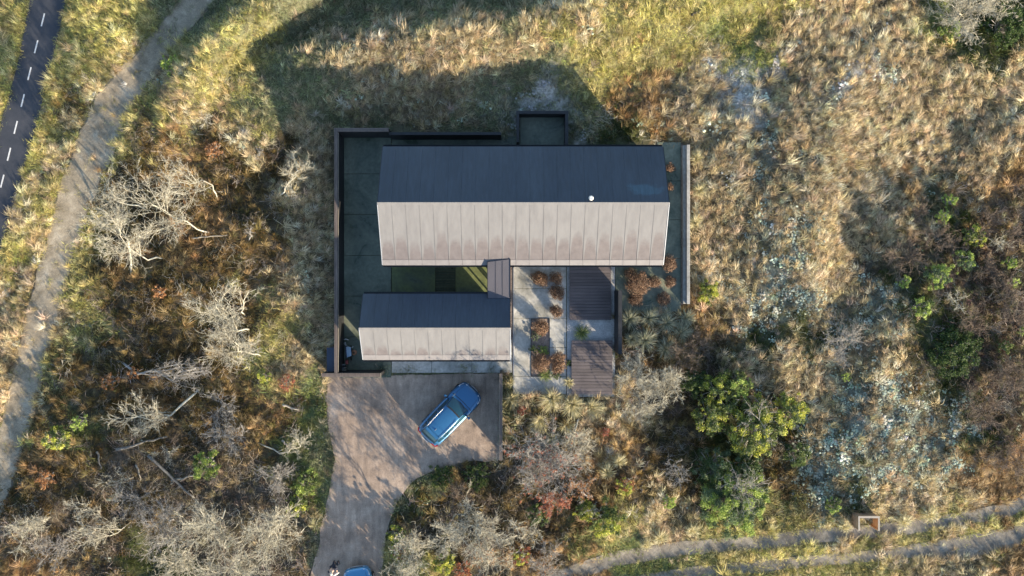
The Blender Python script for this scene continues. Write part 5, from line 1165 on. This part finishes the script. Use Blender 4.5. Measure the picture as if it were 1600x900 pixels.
    m = MB(); m.tube([(2.05, -.72, .50), (2.2, -.5, .5), (2.262, 0, .5), (2.2, .5, .5), (2.05, .72, .5)], .035, 6); m.build('front_bumper_trim', M['chrome'], root, True)
    m = MB(); m.tube([(-2.08, -.80, .52), (-2.2, -.55, .52), (-2.27, 0, .52), (-2.2, .55, .52), (-2.08, .80, .52)], .05, 6); m.build('rear_bumper', M['plastic'], root, True)
    box('licence_plate', M['plate'], root, -2.31, -2.285, -.26, .26, .62, .74); m = MB(); m.hexa([(-2.10, -.28, .96), (-2.04, -.28, .96), (-2.04, .28, .96), (-2.10, .28, .96)], [(-2.1, -.28, .985), (-2.04, -.28, .985), (-2.04, .28, .985), (-2.1, .28, .985)]); m.build('tailgate_handle', M['chrome'], root)
    m = MB(); m.hexa([(-1.58, -.5, 1.43), (-1.42, -.52, 1.465), (-1.42, .52, 1.465), (-1.58, .5, 1.43)], [(-1.62, -.5, 1.445), (-1.42, -.52, 1.485), (-1.42, .52, 1.485), (-1.62, .5, 1.445)]); m.build('roof_spoiler', paint, root)
    m = MB(); m.hexa([(-1.26, -.02, 1.48), (-1.12, -.015, 1.49), (-1.12, .015, 1.49), (-1.26, .02, 1.48)], [(-1.27, -.008, 1.55), (-1.22, -.006, 1.54), (-1.22, .006, 1.54), (-1.27, .008, 1.55)]); m.build('roof_aerial', M['chrome'], root)
    return root
x, y = P(702.5, 647.5, .9)
make_car('dark blue estate car parked at an angle in front of the annex', (x, y, .0), R(46), car_paint('blue_car_paint', (.035, .15, .31)))
x, y = P(564, 942, .8)
make_car('bright light blue car at the bottom edge with only its bonnet in view', (x, y, .0), R(99), car_paint('light_blue_car_paint', (.07, .26, .48)))
# ================================================================== person near the driveway mouth
M['navy'] = mat_plain('navy_coat', (.015, .02, .04), .85); M['skin'] = mat_plain('skin', (.55, .36, .27), .6, var=.05); M['hair'] = mat_plain('white_blond_hair', (.62, .57, .48), .7, var=.2, scale=60); M['trouser'] = mat_plain('dark_trousers', (.03, .035, .05), .9); M['beige'] = mat_plain('pale_bag_cloth', (.6, .57, .52), .8)
def skin_obj(name, verts, edges, radii, mat, parent, root=0, sub=2):
    me = bpy.data.meshes.new(name); me.from_pydata(verts, edges, []); me.update(); o = link(name, me, mat, parent)
    o.modifiers.new('skin', 'SKIN'); me_ = o.data
    if not me_.skin_vertices:
        bm = bmesh.new(); bm.from_mesh(me_); bm.verts.layers.skin.verify(); bm.to_mesh(me_); bm.free()
    for i, r_ in enumerate(radii): me_.skin_vertices[0].data[i].radius = (r_, r_) if not isinstance(r_, tuple) else r_; me_.skin_vertices[0].data[i].use_root = (i == root)
    s = o.modifiers.new('sub', 'SUBSURF'); s.levels = sub; s.render_levels = sub
    for p in me.polygons: p.use_smooth = True
    return o
px_, py_ = P(526, 878, 0)
per = empty('person', (px_, py_, .0), R(-60)); tag(per, 'person in a dark navy coat with pale hair holding a pale bundle', 'person')
# local: faces +x
bv = [(0, 0, .95), (.0, 0, 1.12), (.03, 0, 1.32), (.06, 0, 1.46), (.09, 0, 1.53), (.10, 0, 1.60),
      (.04, .17, 1.42), (.06, .23, 1.16), (.28, .17, 1.10), (.34, .13, 1.11), (.04, -.17, 1.42), (.06, -.23, 1.16), (.28, -.17, 1.08), (.34, -.13, 1.09),
      (.02, .10, .86), (.08, .11, .48), (.03, .11, .09), (.17, .12, .04), (-.02, -.10, .86), (-.03, -.11, .48), (-.12, -.11, .10), (.02, -.12, .04)]
be = [(0, 1), (1, 2), (2, 3), (3, 4), (4, 5), (3, 6), (6, 7), (7, 8), (8, 9), (3, 10), (10, 11), (11, 12), (12, 13), (0, 14), (14, 15), (15, 16), (16, 17), (0, 18), (18, 19), (19, 20), (20, 21)]
br = [.14, .135, .15, .10, .055, .055, .07, .05, .037, .03, .07, .05, .037, .03, .095, .062, .045, .04, .095, .062, .045, .04]
body = skin_obj('body', bv, be, br, M['skin'], per)
cv = [(0, 0, .82), (0, 0, .98), (0, 0, 1.15), (.03, 0, 1.33), (.055, 0, 1.46), (.04, .19, 1.41), (.06, .24, 1.16), (.25, .18, 1.10), (.04, -.19, 1.41), (.06, -.24, 1.16), (.25, -.18, 1.08)]
skin_obj('coat', cv, [(0, 1), (1, 2), (2, 3), (3, 4), (3, 5), (5, 6), (6, 7), (3, 8), (8, 9), (9, 10)], [(.19, .23), (.17, .21), (.16, .2), (.165, .2), .09, .09, .07, .052, .09, .07, .052], M['navy'], per)
skin_obj('trousers', [(0, 0, .92), (.02, .10, .84), (.08, .11, .48), (.03, .11, .12), (-.02, -.10, .84), (-.03, -.11, .48), (-.12, -.11, .13)], [(0, 1), (1, 2), (2, 3), (0, 4), (4, 5), (5, 6)], [.145, .11, .078, .062, .11, .078, .062], M['trouser'], per)
for sx, sy in ((.08, .115), (-.05, -.115)):
    m = MB(); m.hexa([(sx - .12, sy - .05, 0), (sx + .16, sy - .045, 0), (sx + .16, sy + .045, 0), (sx - .12, sy + .05, 0)], [(sx - .11, sy - .04, .12), (sx + .12, sy - .035, .06), (sx + .12, sy + .035, .06), (sx - .11, sy + .04, .12)]); m.build('shoe', M['black'], per, bevel=.012)
bm = bmesh.new(); bmesh.ops.create_uvsphere(bm, u_segments=20, v_segments=14, radius=1)
for v in bm.verts:
    c = v.co; c.x *= .098 * (1 + .08 * (c.z < 0)); c.y *= .078 * (1 - .18 * max(0, -c.z)); c.z *= .122
    if c.x > .07 and abs(c.y) < .018 and -.04 < c.z < .02: c.x += .022
me = bpy.data.meshes.new('head'); bm.to_mesh(me); bm.free(); me.polygons.foreach_set('use_smooth', [True] * len(me.polygons))
hd = link('head', me, M['skin'], per); hd.location = (.13, 0, 1.68); hd.rotation_euler = (0, R(22), 0)
for sy in (-1, 1):
    m = MB(); m.box(.082, .092, sy * .032 - .012, sy * .032 + .012, .005, .017); m.build('eye', M['black'], hd); m = MB(); m.box(-.012, .018, sy * .080 - .008, sy * .080 + .008, -.03, .03); m.build('ear', M['skin'], hd, bevel=.006)
m = MB(); m.box(.083, .093, -.022, .022, -.062, -.055); m.build('mouth', M['red_lamp'], hd)
bm = bmesh.new(); bmesh.ops.create_uvsphere(bm, u_segments=20, v_segments=14, radius=1)
for v in bm.verts: c = v.co; k = 1 + .05 * math.sin(c.x * 23 + c.y * 17); c.x = c.x * .108 * k - .012; c.y *= .092 * k; c.z = c.z * .125 * k + .012
bmesh.ops.delete(bm, geom=[v for v in bm.verts if v.co.z < -.02 + .9 * max(0, v.co.x)], context='VERTS')
me = bpy.data.meshes.new('hair'); bm.to_mesh(me); bm.free(); me.polygons.foreach_set('use_smooth', [True] * len(me.polygons)); link('hair', me, M['hair'], hd)
for sy, z0 in ((1, 1.11), (-1, 1.09)):
    hp = Vector((.34, sy * .13, z0)); m = MB(); m.box(hp.x - .01, hp.x + .075, hp.y - .042, hp.y + .042, z0 - .014, z0 + .014); hn = m.build('hand', M['skin'], per, bevel=.008)
    for k in range(4):
        y_ = hp.y - .032 + k * .021; L = (.055, .066, .07, .052)[k]; m = MB(); m.tube([(hp.x + .07, y_, z0), (hp.x + .07 + L * .6, y_, z0 - .01), (hp.x + .07 + L * .8, y_, z0 - .04)], [.010, .009, .007], 6); m.build('finger', M['skin'], hn, True)
    m = MB(); m.tube([(hp.x + .01, hp.y - sy * .04, z0), (hp.x + .05, hp.y - sy * .07, z0 + .01), (hp.x + .075, hp.y - sy * .072, z0)], [.012, .010, .008], 6); m.build('thumb', M['skin'], hn, True)
bd = MB(); bd.tube([(.40, -.26, 1.05), (.42, -.12, 1.10), (.41, .05, 1.09), (.43, .22, 1.06)], [.05, .085, .08, .045], 10); bo = bd.build('cloth_bundle', M['beige'], None, True); bo.location = (px_, py_, 0); bo.rotation_euler = (0, 0, R(-60)); tag(bo, 'pale cloth bundle held by the person in the navy coat', 'bundle')
# ================================================================== yard things by the fence corner
M['tray'] = mat_plain('pale_blue_tray', (.35, .48, .62), .4); M['hosebrown'] = mat_plain('orange_brown_hose', (.42, .20, .11), .55); M['whitepipe'] = mat_plain('white_pipe', (.6, .6, .6), .4); M['redp'] = mat_plain('faded_red_plastic', (.32, .08, .07), .6)
x, y = P(546, 550, .5)
wb = empty('wheelbarrow', (x, y, .03), R(4)); tag(wb, 'wheelbarrow with a pale blue tray in the yard corner left of the annex', 'wheelbarrow')
b = MB(); b.hexa([(-.10, -.22, .25), (.07, -.22, .25), (.07, .22, .25), (-.10, .22, .25)], [(-.17, -.34, .52), (.12, -.25, .52), (.12, .30, .52), (-.17, .36, .52)]); b.build('tray', M['tray'], wb)
b = MB(); b.hexa([(-.24, -.34, .30), (-.18, -.34, .30), (-.18, .36, .30), (-.24, .36, .30)], [(-.25, -.36, .54), (-.175, -.36, .54), (-.175, .38, .54), (-.25, .38, .54)]); b.build('tray_side', M['bluebox'], wb)
b = MB(); b.tube([(-.02, -.40, .17), (.03, -.40, .17)], .17, 14); b.build('wheel', M['tyre'], wb)
for s in (-.1, .1): b = MB(); b.tube([(s * .5, -.38, .2), (s, .0, .24), (s * 1.4, .45, .45)], .015, 6); b.build('handle', M['metal_black'], wb)
for s in (-.09, .09): b = MB(); b.tube([(s, .22, .25), (s * 1.1, .26, .0)], .014, 5); b.build('leg', M['metal_black'], wb)
x, y = P(553, 551, .15)
m = MB(); pts = [(math.cos(a) * (.17 - .0035 * a), math.sin(a) * (.17 - .0035 * a), .05 + .012 * a * .4) for a in [k * .35 for k in range(80)]]; m.tube(pts, .022, 6); o = m.build('hose_coil', M['hosebrown'], None, True); o.location = (x, y, .03); tag(o, 'coil of orange brown hose beside the wheelbarrow', 'hose')
x, y = P(540, 534, .1); m = MB(); pts = [P3(*q) for q in ((547, 541), (541, 540), (537, 535), (537, 531), (541, 529.5), (545, 531))]; pts2 = [P3(*q) for q in ((540, 534), (541, 538), (545, 541.5), (550, 543), (553, 541))]
for p in pts + pts2: p.z = .09
ro = empty('drain_pipe', (0, 0, 0)); m = MB(); m.tube(pts[1:], .03, 7); m.build('pipe_loop', M['whitepipe'], ro, True); m = MB(); m.tube([p + Vector((0, 0, .06)) for p in pts2], .025, 7); m.build('pipe_tail', M['whitepipe'], ro, True); tag(ro, 'curved white pipe lying above the wheelbarrow in the yard corner', 'pipe')
for i, (cx_, cy_, lb) in enumerate(((536, 572, 'black folded garden chair nearer the annex in the yard corner'), (536, 580, 'black folded garden chair nearest the fence corner'))):
    x, y = P(cx_, cy_, .4); ch = empty('garden_chair', (x, y, .03), R(6 - 9 * i)); tag(ch, lb, 'chair', 'garden chairs in the yard corner')
    box('seat', M['plastic'], ch, -.22, .22, -.09, .09, .40, .43, bevel=.006); box('backrest', M['plastic'], ch, -.22, -.18, -.1, .1, .43, .85, bevel=.006)
    for s in (-.105, .105):
        m = MB(); m.tube([(-.24, s, .62), (.16, s, .62), (.22, s, .40)], .014, 6); m.build('arm', M['alu'], ch, True)
        for q in (-.2, .2): m = MB(); m.tube([(q, s * .9, .40), (q * 1.1, s * .95, 0)], .012, 5); m.build('leg', M['metal_black'], ch)
x, y = P(541, 566, .4); jc = empty('fuel_can', (x, y, .03)); tag(jc, 'faded red can above the folded garden chairs', 'can'); box('can_body', M['redp'], jc, -.07, .07, -.14, .14, 0, .34, bevel=.02); m = MB(); m.tube([(0, .08, .34), (0, .1, .41)], .02, 8); m.build('spout', M['metal_black'], jc)
